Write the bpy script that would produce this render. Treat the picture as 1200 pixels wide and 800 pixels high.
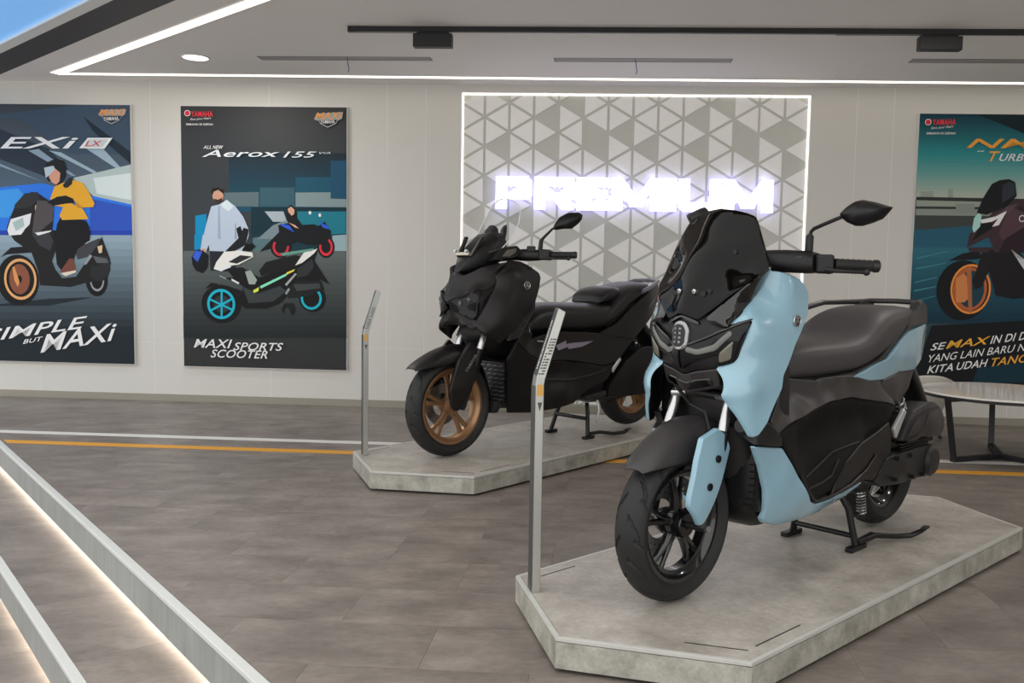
import bpy, bmesh, math, random
import numpy as np
from mathutils import Vector, Matrix, geometry
random.seed(7)
for o in list(bpy.data.objects): bpy.data.objects.remove(o)
scene = bpy.context.scene
COL = scene.collection
PI = math.pi

# ------------------------------------------------------------------ camera, world, light, exposure
F, CX, CY, PITCH, ROLL, CAMH = 1073.97, 647.44, 411.69, 0.0839, 0.0202, 1.097
cam_d = bpy.data.cameras.new('camera'); cam = bpy.data.objects.new('camera', cam_d); COL.objects.link(cam)
cam_d.sensor_width = 36; cam_d.lens = F / 1200 * 36
cam_d.shift_x = -(CX - 600) / 1200; cam_d.shift_y = (CY - 400) / 1200
cam_d.clip_start = .05
_r = Vector((1, 0, 0)); _f = Vector((0, math.cos(PITCH), -math.sin(PITCH))); _d = _f.cross(_r)
_c, _s = math.cos(ROLL), math.sin(ROLL)
_r2 = _c * _r - _s * _d; _d2 = _s * _r + _c * _d
cam.matrix_world = Matrix(((_r2.x, -_d2.x, -_f.x, 0), (_r2.y, -_d2.y, -_f.y, 0), (_r2.z, -_d2.z, -_f.z, CAMH), (0, 0, 0, 1)))
scene.camera = cam
world = bpy.data.worlds.new('daylight'); scene.world = world; world.use_nodes = True
bg = world.node_tree.nodes['Background']; bg.inputs[0].default_value = (1, .992, .972, 1); bg.inputs[1].default_value = 1.54
vs = scene.view_settings; vs.view_transform = 'Standard'; vs.look = 'None'; vs.gamma = 1; vs.use_curve_mapping = False
vs.exposure = 0.0

# ------------------------------------------------------------------ materials
def lin(h):
    v = [int(h[i:i + 2], 16) / 255 for i in (0, 2, 4)]
    return tuple((c / 12.92 if c <= .04045 else ((c + .055) / 1.055) ** 2.4) for c in v)
_mats = {}
def M(name, col='808080', rough=.5, metal=0, coat=0, emit=0, ecol=None, noise=None, bump=None, trans=0, alpha=1, ior=1.5, spec=.5):
    if name in _mats: return _mats[name]
    m = bpy.data.materials.new(name); m.use_nodes = True; nt = m.node_tree; b = nt.nodes['Principled BSDF']
    c = lin(col) if isinstance(col, str) else col
    b.inputs['Base Color'].default_value = (*c, 1); b.inputs['Roughness'].default_value = rough
    b.inputs['Metallic'].default_value = metal; b.inputs['Coat Weight'].default_value = coat; b.inputs['Coat Roughness'].default_value = .04
    b.inputs['IOR'].default_value = ior; b.inputs['Transmission Weight'].default_value = trans; b.inputs['Alpha'].default_value = alpha
    b.inputs['Specular IOR Level'].default_value = spec
    if emit:
        b.inputs['Emission Color'].default_value = (*(lin(ecol) if ecol else c), 1); b.inputs['Emission Strength'].default_value = emit
    if noise or bump:
        tc = nt.nodes.new('ShaderNodeTexCoord')
    if noise:   # (scale, amount): fine colour grain
        n = nt.nodes.new('ShaderNodeTexNoise'); n.inputs['Scale'].default_value = noise[0]; n.inputs['Detail'].default_value = 6
        nt.links.new(tc.outputs['Object'], n.inputs['Vector'])
        mx = nt.nodes.new('ShaderNodeMix'); mx.data_type = 'RGBA'; mx.blend_type = 'MIX'
        mx.inputs['A'].default_value = (*[max(0, x * (1 - noise[1])) for x in c], 1); mx.inputs['B'].default_value = (*[min(1, x * (1 + noise[1])) for x in c], 1)
        nt.links.new(n.outputs['Fac'], mx.inputs['Factor']); nt.links.new(mx.outputs['Result'], b.inputs['Base Color'])
    if bump:
        n = nt.nodes.new('ShaderNodeTexNoise'); n.inputs['Scale'].default_value = bump[0]; n.inputs['Detail'].default_value = 3
        nt.links.new(tc.outputs['Object'], n.inputs['Vector'])
        bp = nt.nodes.new('ShaderNodeBump'); bp.inputs['Strength'].default_value = bump[1]; bp.inputs['Distance'].default_value = .002
        nt.links.new(n.outputs['Fac'], bp.inputs['Height']); nt.links.new(bp.outputs['Normal'], b.inputs['Normal'])
    _mats[name] = m
    return m

def concrete(name, c1, c2, c3, rough=.4, scale=2.2, rnd=.12, stretch=(1, 1, 1), seed=0., bump=.05):
    """mottled concrete look in world-sized object coordinates, with a per-piece tint"""
    m = bpy.data.materials.new(name); m.use_nodes = True; nt = m.node_tree; b = nt.nodes['Principled BSDF']; L = nt.links
    geo = nt.nodes.new('ShaderNodeNewGeometry'); oi = nt.nodes.new('ShaderNodeObjectInfo')
    mp = nt.nodes.new('ShaderNodeMapping'); mp.inputs['Scale'].default_value = stretch; mp.inputs['Location'].default_value = (seed, seed, 0)
    ad = nt.nodes.new('ShaderNodeVectorMath'); ad.operation = 'MULTIPLY_ADD'
    cmb = nt.nodes.new('ShaderNodeCombineXYZ'); L.new(oi.outputs['Random'], cmb.inputs[0]); L.new(oi.outputs['Random'], cmb.inputs[1])
    ad.inputs[1].default_value = (9, 5, 0); L.new(cmb.outputs[0], ad.inputs[0]); L.new(geo.outputs['Position'], ad.inputs[2])
    L.new(ad.outputs[0], mp.inputs[0])
    n1 = nt.nodes.new('ShaderNodeTexNoise'); n1.inputs['Scale'].default_value = scale; n1.inputs['Detail'].default_value = 9; n1.inputs['Roughness'].default_value = .62
    n2 = nt.nodes.new('ShaderNodeTexNoise'); n2.inputs['Scale'].default_value = scale * 9; n2.inputs['Detail'].default_value = 6
    L.new(mp.outputs[0], n1.inputs['Vector']); L.new(mp.outputs[0], n2.inputs['Vector'])
    r = nt.nodes.new('ShaderNodeValToRGB'); e = r.color_ramp.elements
    e[0].position = .3; e[0].color = (*lin(c1), 1); e[1].position = .72; e[1].color = (*lin(c3), 1)
    k = e.new(.5); k.color = (*lin(c2), 1)
    L.new(n1.outputs['Fac'], r.inputs[0])
    mx = nt.nodes.new('ShaderNodeMix'); mx.data_type = 'RGBA'; mx.blend_type = 'OVERLAY'; mx.inputs['Factor'].default_value = .28
    L.new(r.outputs[0], mx.inputs['A']); L.new(n2.outputs['Fac'], mx.inputs['B'])
    hs = nt.nodes.new('ShaderNodeHueSaturation')
    ma = nt.nodes.new('ShaderNodeMath'); ma.operation = 'MULTIPLY_ADD'; ma.inputs[1].default_value = rnd * 2; ma.inputs[2].default_value = 1 - rnd
    L.new(oi.outputs['Random'], ma.inputs[0]); L.new(ma.outputs[0], hs.inputs['Value']); L.new(mx.outputs['Result'], hs.inputs['Color'])
    L.new(hs.outputs[0], b.inputs['Base Color']); b.inputs['Roughness'].default_value = rough
    bp = nt.nodes.new('ShaderNodeBump'); bp.inputs['Strength'].default_value = bump; bp.inputs['Distance'].default_value = .003
    L.new(n2.outputs['Fac'], bp.inputs['Height']); L.new(bp.outputs[0], b.inputs['Normal'])
    _mats[name] = m
    return m

# ------------------------------------------------------------------ mesh helpers
def obj(name, me, mat=None, parent=None, label=None, cat=None, group=None, kind=None):
    o = bpy.data.objects.new(name, me); COL.objects.link(o)
    if mat is not None and me is not None and not me.materials:
        for m in (mat if isinstance(mat, (list, tuple)) else [mat]): me.materials.append(m)
    if parent is not None: o.parent = parent
    if label: o['label'] = label
    if cat: o['category'] = cat
    if group: o['group'] = group
    if kind: o['kind'] = kind
    return o
def empty(name, loc=(0, 0, 0), rz=0, **k):
    o = obj(name, None, **k); o.location = loc; o.rotation_euler = (0, 0, rz); o.empty_display_size = .1
    return o
def mesh(verts, faces, smooth=False, sharp=None):
    me = bpy.data.meshes.new('m'); me.from_pydata([tuple(v) for v in verts], [], faces)
    bm = bmesh.new(); bm.from_mesh(me); bmesh.ops.recalc_face_normals(bm, faces=bm.faces[:]); bm.to_mesh(me); bm.free()
    if smooth:
        me.polygons.foreach_set('use_smooth', [True] * len(me.polygons))
        if sharp: me.set_sharp_from_angle(angle=math.radians(sharp))
    me.update(); return me
class B:
    """collects simple solids into one mesh"""
    def __init__(s): s.v = []; s.f = []
    def add(s, v, f):
        k = len(s.v); s.v += [tuple(p) for p in v]; s.f += [tuple(i + k for i in q) for q in f]; return s
    def box(s, a, b):
        x0, y0, z0 = a; x1, y1, z1 = b
        return s.add([(x0, y0, z0), (x1, y0, z0), (x1, y1, z0), (x0, y1, z0), (x0, y0, z1), (x1, y0, z1), (x1, y1, z1), (x0, y1, z1)],
                     [(0, 3, 2, 1), (4, 5, 6, 7), (0, 1, 5, 4), (1, 2, 6, 5), (2, 3, 7, 6), (3, 0, 4, 7)])
    def prism(s, poly, z0, z1):
        n = len(poly); v = [(x, y, z0) for x, y in poly] + [(x, y, z1) for x, y in poly]
        return s.add(v, [tuple(range(n - 1, -1, -1)), tuple(range(n, 2 * n))] + [(i, (i + 1) % n, n + (i + 1) % n, n + i) for i in range(n)])
    def bar(s, p, q, w, h, up=(0, 0, 1)):
        p, q = Vector(p), Vector(q); d = (q - p).normalized(); sd = d.cross(Vector(up))
        if sd.length < 1e-4: sd = d.cross(Vector((1, 0, 0)))
        sd.normalize(); u = sd.cross(d)
        v = [e + sd * a * w / 2 + u * b * h / 2 for e in (p, q) for a, b in ((-1, -1), (1, -1), (1, 1), (-1, 1))]
        return s.add(v, [(0, 3, 2, 1), (4, 5, 6, 7), (0, 1, 5, 4), (1, 2, 6, 5), (2, 3, 7, 6), (3, 0, 4, 7)])
    def tube(s, pts, rad, n=12, cap=True):
        pts = [Vector(p) for p in pts]; m = len(pts)
        rad = list(rad) if isinstance(rad, (list, tuple)) else [rad] * m
        k0 = []; up = None
        for i, p in enumerate(pts):
            d = (pts[min(i + 1, m - 1)] - pts[max(i - 1, 0)]).normalized()
            if up is None:
                up = d.cross(Vector((0, 0, 1)));
                if up.length < .1: up = d.cross(Vector((1, 0, 0)))
            up = (up - d * up.dot(d)).normalized(); w = d.cross(up)
            k0.append([p + (up * math.cos(a) + w * math.sin(a)) * rad[i] for a in [2 * PI * j / n for j in range(n)]])
        return s.loft(k0, cap)
    def loft(s, rings, cap=True, closed=False):
        n = len(rings[0]); v = [p for r in rings for p in r]; f = []
        R = len(rings)
        for i in range(R if closed else R - 1):
            for j in range(n):
                f.append((i * n + j, i * n + (j + 1) % n, ((i + 1) % R) * n + (j + 1) % n, ((i + 1) % R) * n + j))
        if cap and not closed: f += [tuple(range(n - 1, -1, -1)), tuple(range((R - 1) * n, R * n))]
        return s.add(v, f)
    def lathe_y(s, prof, c=(0, 0, 0), n=48, closed=True):
        """revolve (r, y) profile about the y axis through c"""
        rings = [[(c[0] + r * math.cos(2 * PI * k / n), c[1] + y, c[2] + r * math.sin(2 * PI * k / n)) for r, y in prof] for k in range(n)]
        m = len(prof); v = [p for r in rings for p in r]; f = []
        for k in range(n):
            for j in range(m if closed else m - 1):
                f.append((k * m + j, k * m + (j + 1) % m, ((k + 1) % n) * m + (j + 1) % m, ((k + 1) % n) * m + j))
        return s.add(v, f)
    def sphere(s, c, r, n=10):
        rx, ry, rz = r if isinstance(r, (tuple, list)) else (r, r, r)
        rings = [[(c[0] + rx * math.sin(t) * math.cos(a), c[1] + ry * math.sin(t) * math.sin(a), c[2] + rz * math.cos(t)) for a in [2 * PI * k / (2 * n) for k in range(2 * n)]] for t in [PI * (i + .02) / (n + .04) for i in range(n + 1)]]
        return s.loft(rings)
    def mesh(s, smooth=False, sharp=35): return mesh(s.v, s.f, smooth, sharp if smooth else None)
    def make(s, name, mat, parent=None, smooth=False, sharp=35, bevel=0, **k):
        o = obj(name, s.mesh(smooth, sharp), mat, parent, **k)
        if bevel:
            b = o.modifiers.new('bevel', 'BEVEL'); b.width = bevel; b.segments = 2; b.limit_method = 'ANGLE'; b.angle_limit = .6
        return o
def ring(c, u, v, a, b, n=20, pw=2.6):
    """superellipse ring about c in the plane of u, v"""
    c, u, v = Vector(c), Vector(u), Vector(v); out = []
    for k in range(n):
        t = 2 * PI * k / n; cs, sn = math.cos(t), math.sin(t)
        out.append(c + u * a * math.copysign(abs(cs) ** (2 / pw), cs) + v * b * math.copysign(abs(sn) ** (2 / pw), sn))
    return out
AX = {'side': (0, 2, 1), 'front': (1, 2, 0), 'top': (0, 1, 2)}
def tps(pts, vals, lam=1e-5):
    P = np.array(pts, float); n = len(P); d = np.linalg.norm(P[:, None] - P[None], axis=2)
    K = np.where(d > 0, d * d * np.log(d + 1e-12), 0) + lam * np.eye(n)
    A = np.zeros((n + 3, n + 3)); A[:n, :n] = K; A[:n, n] = 1; A[:n, n + 1:] = P; A[n, :n] = 1; A[n + 1:, :n] = P.T
    w = np.linalg.solve(A, np.concatenate([np.array(vals, float), np.zeros(3)]))
    def f(q):
        q = np.atleast_2d(np.array(q, float)); dd = np.linalg.norm(q[:, None] - P[None], axis=2)
        return np.where(dd > 0, dd * dd * np.log(dd + 1e-12), 0) @ w[:n] + w[n] + q @ w[n + 1:]
    return f
def inside(p, poly):
    x, y = p; r = False; j = len(poly) - 1
    for i in range(len(poly)):
        xi, yi = poly[i]; xj, yj = poly[j]
        if (yi > y) != (yj > y) and x < (xj - xi) * (y - yi) / (yj - yi) + xi: r = not r
        j = i
    return r
def panel(name, pts, axis, mat, parent, ctrl=(), thick=.008, res=.022, rim=.003, sym=False, mirror=False, hf=None, off=0., rnd=1, taper=0., lam=1e-5, sign=1, back=None):
    """curved body panel: an outline of 3D points filled with a smooth surface (thin-plate through outline and control points), given thickness.
    sym: pts is one half (y >= 0), completed by reflection.  mirror: build a second, reflected panel too."""
    if sym:
        pts = list(pts) + [(x, -y, z) for x, y, z in reversed(pts) if y > 1e-6]
        ctrl = list(ctrl) + [(x, -y, z) for x, y, z in ctrl if y > 1e-6]
    back_m = back
    a, b, c = AX[axis]
    P2 = [(p[a], p[b]) for p in pts]
    if hf is None: hf = tps([(p[a], p[b]) for p in list(pts) + list(ctrl)], [p[c] for p in list(pts) + list(ctrl)], lam)
    out = P2
    for _ in range(rnd):      # soften corners a little
        nn = []
        for i in range(len(out)):
            p, q = Vector(out[i]), Vector(out[(i + 1) % len(out)]); L = (q - p).length
            t = min(.25, .0045 / max(L, 1e-6))
            nn += [tuple(p.lerp(q, t)), tuple(q.lerp(p, t))]
        out = nn
    dens = []
    for i in range(len(out)):
        p, q = Vector(out[i]), Vector(out[(i + 1) % len(out)]); k = max(1, int((q - p).length / min(res, .008)))
        dens += [tuple(p.lerp(q, t / k)) for t in range(k)]
    out = dens; n = len(out)
    area = sum(out[i][0] * out[(i + 1) % n][1] - out[(i + 1) % n][0] * out[i][1] for i in range(n))
    sg = 1 if area > 0 else -1
    inset = []
    for i in range(n):
        t = (Vector(out[(i + 1) % n]) - Vector(out[i - 1])).normalized(); nrm = Vector((-t.y, t.x)) * sg
        inset.append(tuple(Vector(out[i]) + nrm * .0035))
    xs = [p[0] for p in out]; ys = [p[1] for p in out]
    vv = [Vector(p) for p in out]; edges = [(i, (i + 1) % n) for i in range(n)]
    inner = [p for p in inset if inside(p, out)] if rim else []
    g = []
    y = min(ys) + res / 2; row = 0
    while y < max(ys):
        x = min(xs) + (res / 2 if row % 2 else 0)
        while x < max(xs):
            if inside((x, y), out):
                if min((x - q[0]) ** 2 + (y - q[1]) ** 2 for q in out) > (res * .5) ** 2: g.append((x, y))
            x += res
        y += res * .87; row += 1
    vv += [Vector(p) for p in inner + g]
    r = geometry.delaunay_2d_cdt(vv, edges, [list(range(n))] if sg > 0 else [list(range(n - 1, -1, -1))], 1, 1e-6)
    V2, F = r[0], r[2]; orig = r[3]
    H = hf([(v.x, v.y) for v in V2]) + off * sign
    bd = [any(k < n for k in o_) for o_ in orig]
    # boundary loop in result indices
    idx = {}
    for i, o_ in enumerate(orig):
        for k in o_:
            if k < n: idx[k] = i
    loop = [idx[i] for i in range(n)]
    cen = np.array([sum(xs) / n, sum(ys) / n])
    front = []; back = []
    for i, v in enumerate(V2):
        h = H[i]; p = [0, 0, 0]; p[a], p[b], p[c] = v.x, v.y, h - (rim if bd[i] else 0) * sign
        front.append(tuple(p))
        q = [0, 0, 0]; q[a], q[b] = v.x + (cen[0] - v.x) * taper, v.y + (cen[1] - v.y) * taper; q[c] = h - thick * sign; back.append(tuple(q))
    N = len(front); faces = [tuple(f) for f in F] + [tuple(N + i for i in reversed(f)) for f in F]
    faces += [(loop[i], loop[(i + 1) % n], N + loop[(i + 1) % n], N + loop[i]) for i in range(n)]
    nf = len(F); mats = mat if back_m is None else [mat, back_m]
    def fin(m):
        if back_m is not None: m.polygons.foreach_set('material_index', [0] * nf + [1] * nf + [0] * n)
        return m
    res_o = []
    for sy in ((1, -1) if mirror else (1,)):
        m = mesh([(x, sy * y_, z) for x, y_, z in front + back], faces, True, 38)
        o = obj(name, m, mats, parent); fin(m); res_o.append(o)
    return res_o
_tx = {}
def text_mesh(s, bold=False, ital=False):
    """flat lettering as a mesh, normalised: left edge 0, width 1, cap height 1"""
    k = (s, bold, ital)
    if k in _tx: return _tx[k]
    cu = bpy.data.curves.new('t', 'FONT'); cu.body = s; cu.size = 1; cu.resolution_u = 3
    if bold: cu.offset = .012; cu.space_character = 1.04
    if ital: cu.shear = .32
    o = bpy.data.objects.new('t', cu); COL.objects.link(o); bpy.context.view_layer.update()
    me = bpy.data.meshes.new_from_object(o.evaluated_get(bpy.context.evaluated_depsgraph_get()))
    bpy.data.objects.remove(o)
    v = np.array([tuple(p.co) for p in me.vertices]); x0, x1 = v[:, 0].min(), v[:, 0].max(); z0 = 0; z1 = .70
    V = [((p[0] - x0) / (x1 - x0), (p[1] - z0) / (z1 - z0)) for p in v]; Fc = [tuple(p.vertices) for p in me.polygons]
    bpy.data.meshes.remove(me); _tx[k] = (V, Fc); return _tx[k]
def flat_text(name, s, mat, parent, fn, bold=False, ital=False):
    """fn maps (u 0..1, v 0..1) to a 3D point"""
    V, Fc = text_mesh(s, bold, ital)
    me = bpy.data.meshes.new('m'); me.from_pydata([tuple(fn(u, v)) for u, v in V], [], Fc); me.shade_flat(); me.update()
    return obj(name, me, mat, parent)
def copy_tree(o, parent=None):
    c = o.copy(); COL.objects.link(c)
    if parent is not None: c.parent = parent
    for ch in list(o.children): copy_tree(ch, c)
    return c

# ------------------------------------------------------------------ frames of reference
PSI, DW, HP, ZC = 0.0604, 7.2678, .10, 2.56
ES = Vector((math.cos(PSI), -math.sin(PSI))); EN = Vector((-math.sin(PSI), -math.cos(PSI)))   # along the back wall / away from it
def Wp(s, d): return Vector((0, DW)) + ES * s + EN * d
def on_wall(o): o.location = (0, DW, 0); o.rotation_euler = (0, 0, -PSI); return o           # local: x along wall, -y towards the room, z up
STEP0, STEPD = Vector((-3.323, 5.46)), Vector((.6346, -.7728)); STEPN = Vector((.7728, .6346))  # top step edge, STEPN points onto the upper floor
def Sp(t, off): return STEP0 + STEPD * t + STEPN * off
def clip(poly, p0, n, keep=0.):
    out = []
    for i in range(len(poly)):
        a, b = Vector(poly[i]), Vector(poly[(i + 1) % len(poly)])
        da, db = (a - p0).dot(n) - keep, (b - p0).dot(n) - keep
        if da >= 0: out.append(tuple(a))
        if da * db < 0: out.append(tuple(a.lerp(b, da / (da - db))))
    return out

m_wall = M('wall_panel_white', 'd8d6d0', .45, noise=(3, .02))
m_joint = M('wall_joint_white', 'f2f1ee', .5)
m_ceil = M('ceiling_paint', 'f3f1f0', .7, noise=(2, .015))
m_floor = concrete('floor_tile_concrete', '6a625b', '807770', '968d85', .42, 3.4, .045, (1, 1.7, 1))
m_grout = M('floor_joint_grey', '5c554f', .6)
m_plat = concrete('platform_stone', '9a938a', 'b6afa6', 'cdc6bd', .38, 5.5, .03)
m_platside = concrete('platform_side_stone', '86847b', 'a9a79d', 'c3c1b8', .45, 11, .03, bump=.12)
m_trim = M('stone_edge_light', 'c4c4be', .4, noise=(20, .08))
m_riser = concrete('step_riser_grey', '8e9291', '9a9e9d', 'a8acab', .35, 3, .0, (1, 1, .15))
m_nose = M('step_nosing_aluminium', 'd9dbd8', .35, noise=(60, .06))
m_led = M('led_cool_white', 'fff6ea', .5, emit=1.9, ecol='fff4e4')
m_ledf = M('led_panel_edge', 'fff8ee', .5, emit=1.7, ecol='fff8ee')
m_ledw = M('led_warm_white', 'ffe6cc', .5, emit=9, ecol='ffeedd')
m_black = M('black_powder_coat', '17171a', .45)
m_dark = M('dark_beam_paint', '3c3a3a', .55)
m_base = M('baseboard_olive_grey', '9c978a', .35)

# ------------------------------------------------------------------ floor, tiles, steps
def clip_step(poly, inset=.0): return clip(poly, STEP0, STEPN, inset)
fp = [tuple(Wp(-9, -.3)), tuple(Wp(9, -.3)), tuple(Wp(9, 12)), tuple(Wp(-9, 12))]
floor = B().prism(clip_step(fp, .061), -.165, -.0045).make('floor', m_grout, kind='structure')
TW, TL_ = .6195, .3125
tile_me = {}
def in_view(c):   # rough picture frustum on the floor, with a margin
    return c.y > 1.7 and -.66 * c.y - .5 < c.x < .56 * c.y + .5
far_b = B(); tiles = []
for r in range(-1, 26):
    for k in range(-16, 17):
        d0 = r * TL_ + .137; s0 = k * TW + (0 if r % 2 else TW / 2) - .994
        if d0 < -.2: continue
        poly = [tuple(Wp(s0 + a * TW + (.0004 if a == 0 else -.0004), d0 + b * TL_ + (.0004 if b == 0 else -.0004))) for a, b in ((0, 0), (1, 0), (1, 1), (0, 1))]
        q = clip_step(poly, .0315)
        if len(q) < 3: continue
        c = Wp(s0 + TW / 2, d0 + TL_ / 2)
        if in_view(c): tiles.append((c.y, s0, d0, q if q != [tuple(p) for p in poly] else None, q))
        else: far_b.prism(q, -.0045, 0)
tiles.sort(key=lambda t: t[0])
tb = B(); tb.prism([(.0004, -.0004), (.0004, -TL_ + .0004), (TW - .0004, -TL_ + .0004), (TW - .0004, -.0004)], -.0045, 0); tile_me = tb.mesh(); tile_me.materials.append(m_floor)
for i, (_, s0, d0, cut, q) in enumerate(tiles):
    if i >= 299: far_b.prism(q, -.0045, 0); continue
    if cut is None:
        o = obj('floor_tile', tile_me, None, floor); p = Wp(s0, d0); o.location = (p.x, p.y, 0); o.rotation_euler = (0, 0, -PSI)
    else: B().prism(cut, -.0045, 0).make('floor_tile', m_floor, floor)
far_b.make('floor_tiles_beyond', m_floor, floor, kind='stuff')

RH, TD = .165, .30
def strip(t0, t1, o0, o1): return [tuple(Sp(t0, o0)), tuple(Sp(t1, o0)), tuple(Sp(t1, o1)), tuple(Sp(t0, o1))]
for i in range(3):
    z = -RH * i; off = -TD * i
    st = B().prism(strip(-3, 7, off + .06, off + .034), z - RH + .001, z - .012).prism(strip(-3, 7, off + .034, off), z - RH + .034, z - .012).make('trim_%d' % (i + 1), m_riser, kind='structure')
    st['label'] = 'grey concrete step riser under the %s nosing' % ('top', 'middle', 'lowest')[i]
    B().prism(strip(-3, 7, off + .03, off - .003), z - .014, z + .002).make('step_nosing', m_nose, st, bevel=.002)
    B().prism(strip(-3, 7, off + .0338, off + .031), z - RH + .006, z - RH + .031).make('led_strip', m_ledw, st)
    if i < 2:
        z2 = z - RH
        tr = B().prism(strip(-3, 7, off - .002 + .06, off - TD + .03), z2 - .10, z2 - .0045).make('trim_%d' % (i + 5), m_grout, kind='structure')
        for k in range(16):
            B().prism(strip(-3 + k * TW + .0007, -3 + (k + 1) * TW - .0007, off + .0305, off - TD + .0305), z2 - .0045, z2).make('floor_tile', m_floor, tr)
low = B().prism(strip(-4, 9, -TD * 2 + .02, -9), -RH * 3 - .1, -RH * 3).make('trim_7', m_floor, kind='structure')

for nm, d0, d1, mt, lab in (('floor_stripe', 1.505, 1.592, M('stripe_white', 'dfddd8', .5), 'white stripe on the grey floor, nearer the back wall'),
                            ('floor_stripe', 1.825, 1.918, M('stripe_orange', 'e2a02c', .5), 'orange stripe on the grey floor beside the white one')):
    q = clip_step([tuple(Wp(-6, d0)), tuple(Wp(7, d0)), tuple(Wp(7, d1)), tuple(Wp(-6, d1))], .05)
    B().prism(q, 0, .0012).make(nm, mt, label=lab, cat='floor stripe')

# ------------------------------------------------------------------ back wall with panels, baseboard, side wall
PL, PR, PT = -.753, 1.945, 2.503          # feature recess
wall = on_wall(B().box((-10, .0012, 0), (PL, .3, 2.75)).box((PR, .0012, 0), (8.5, .3, 2.75)).box((PL, .0012, PT), (PR, .3, 2.75)).box((PL, .09, 0), (PR, .3, PT)).make('wall_back', m_joint, kind='structure'))
sx = [-7.13, -6.16, -5.19, -4.232, -3.264, -2.292, -1.343, -1.035, PL, None, PR, 2.294, 2.571, 3.54, 4.51, 5.48, 6.45]
for a, b in zip(sx, sx[1:]):
    if a is None or b is None: continue
    for z0, z1 in ((.058, .477), (.479, PT + .055)):
        B().box((a + .0022, 0, z0), (b - .0022, .0013, z1)).make('wall_panel', m_wall, wall)
B().box((PL, 0, PT), (PR, .0013, PT + .055)).make('wall_panel', m_wall, wall)
bb = B().box((-9.9, -.012, 0), (PL, .001, .056)).box((PR, -.012, 0), (8.4, .001, .056)).box((PL, -.012, 0), (PR, .09, .056))
on_wall(bb.make('baseboard_back', m_base, kind='structure'))
B().box((6.9, -3, 0), (7.1, 8.5, 2.75)).make('wall_right', m_wall, kind='structure')

# ------------------------------------------------------------------ ceiling, beam, blue panel
C0, CU, CL = Vector((-4.34, 7.276)), Vector((.729, -.685)), Vector((-.685, -.729))
def Cp(t, off): return tuple(C0 + CU * t + CL * off)
ce = clip(clip([(-9, 8.6), (-9, -6), (9, -6), (9, 8.6)], C0, -CL), Vector((0, DW)) - EN * .2, EN)
B().prism(ce, ZC, ZC + .2).make('ceiling', m_ceil, kind='structure')
B().prism([Cp(-2, 0), Cp(12, 0), Cp(12, .222), Cp(-2, .222)], ZC - .002, ZC + .3).make('trim_8', m_dark, kind='structure')
B().prism([Cp(-2, .222), Cp(12, .222), Cp(12, .306), Cp(-2, .306)], ZC, ZC + .3).make('trim_9', M('fascia_pale_grey', 'eef3f3', .5), kind='structure')
m_blueglow = M('glowing_blue_panel', '6fa5dc', .35, emit=.75, ecol='6ea6e0')  # blue surface of unknown kind, bright through added emission
B().prism(clip([Cp(-2, .306), Cp(3.0, .306), Cp(3.0, 1.3), Cp(-2, 1.3)], Vector((0, DW)) + EN * .02, EN), ZC + .02, ZC + .1).make('blue_panel', m_blueglow, label='glowing sky blue panel beyond the dark ceiling beam', cat='light panel')

def ceil_strip(p, q, w, name, lab):
    p, q = Vector(p), Vector(q); d = (q - p).normalized(); n = Vector((-d.y, d.x)) * w / 2
    r = empty(name, (*p, ZC), label=lab, cat='light strip', group='cove light strips in the ceiling')
    b = B().prism([tuple(v - p) for v in (p - n, q - n, q + n, p + n)], -.004, 0)
    b.make('diffuser', m_led, r)
    f = B()
    for sgn in (-1, 1): f.bar(tuple((n * sgn * 1.08).to_3d()), tuple((q - p + n * sgn * 1.08).to_3d()), .006, .01)
    f.make('profile', m_ceil, r)
K1, K2 = Wp(-3.885, .17), Wp(7.2, .17)
ceil_strip((-3.86, 7.19), tuple(K2), .075, 'cove_light_strip', 'long white light strip in the ceiling along the back wall')
ceil_strip((-3.86, 7.19), tuple(Vector((-3.86, 7.19)) + Vector((2.185, -2.02)) * 3.2), .085, 'cove_light_strip', 'white light strip running diagonally across the ceiling beside the dark beam')

def downlight(x, y, lab, power):
    r = empty('downlight', (x, y, ZC), label=lab, cat='ceiling light', group='recessed round ceiling downlights')
    B().lathe_y([(.085, 0), (.098, 0), (.098, .006), (.085, .006)], n=32).make('trim_ring', M('white_plastic', 'e8e6e2', .4), r).rotation_euler = (-PI / 2, 0, 0)
    B().prism([(.086 * math.cos(2 * PI * k / 32), .086 * math.sin(2 * PI * k / 32)) for k in range(32)], -.003, -.001).make('lens', M('downlight_lens', 'ffffff', .4, emit=7, ecol='fff7ee'), r)
    if power:
        l = bpy.data.lights.new('downlight_lamp', 'AREA'); l.shape = 'DISK'; l.size = .16; l.energy = power; l.color = (1, .96, .91)
        lo = bpy.data.objects.new('lamp', l); COL.objects.link(lo); lo.parent = r; lo.location = (0, 0, -.012)
downlight(-2.54, 6.56, 'round downlight lit in the ceiling inside the corner of the light strips', 10)
for i, (x, y) in enumerate([(2.3, 4.45), (3.9, 3.2), (4.6, 5.2)]):
    downlight(x, y, ['round downlight lit above the passage between the two platforms', 'round downlight lit above the right hand floor', 'round downlight lit near the right wall'][i], 9)

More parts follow.
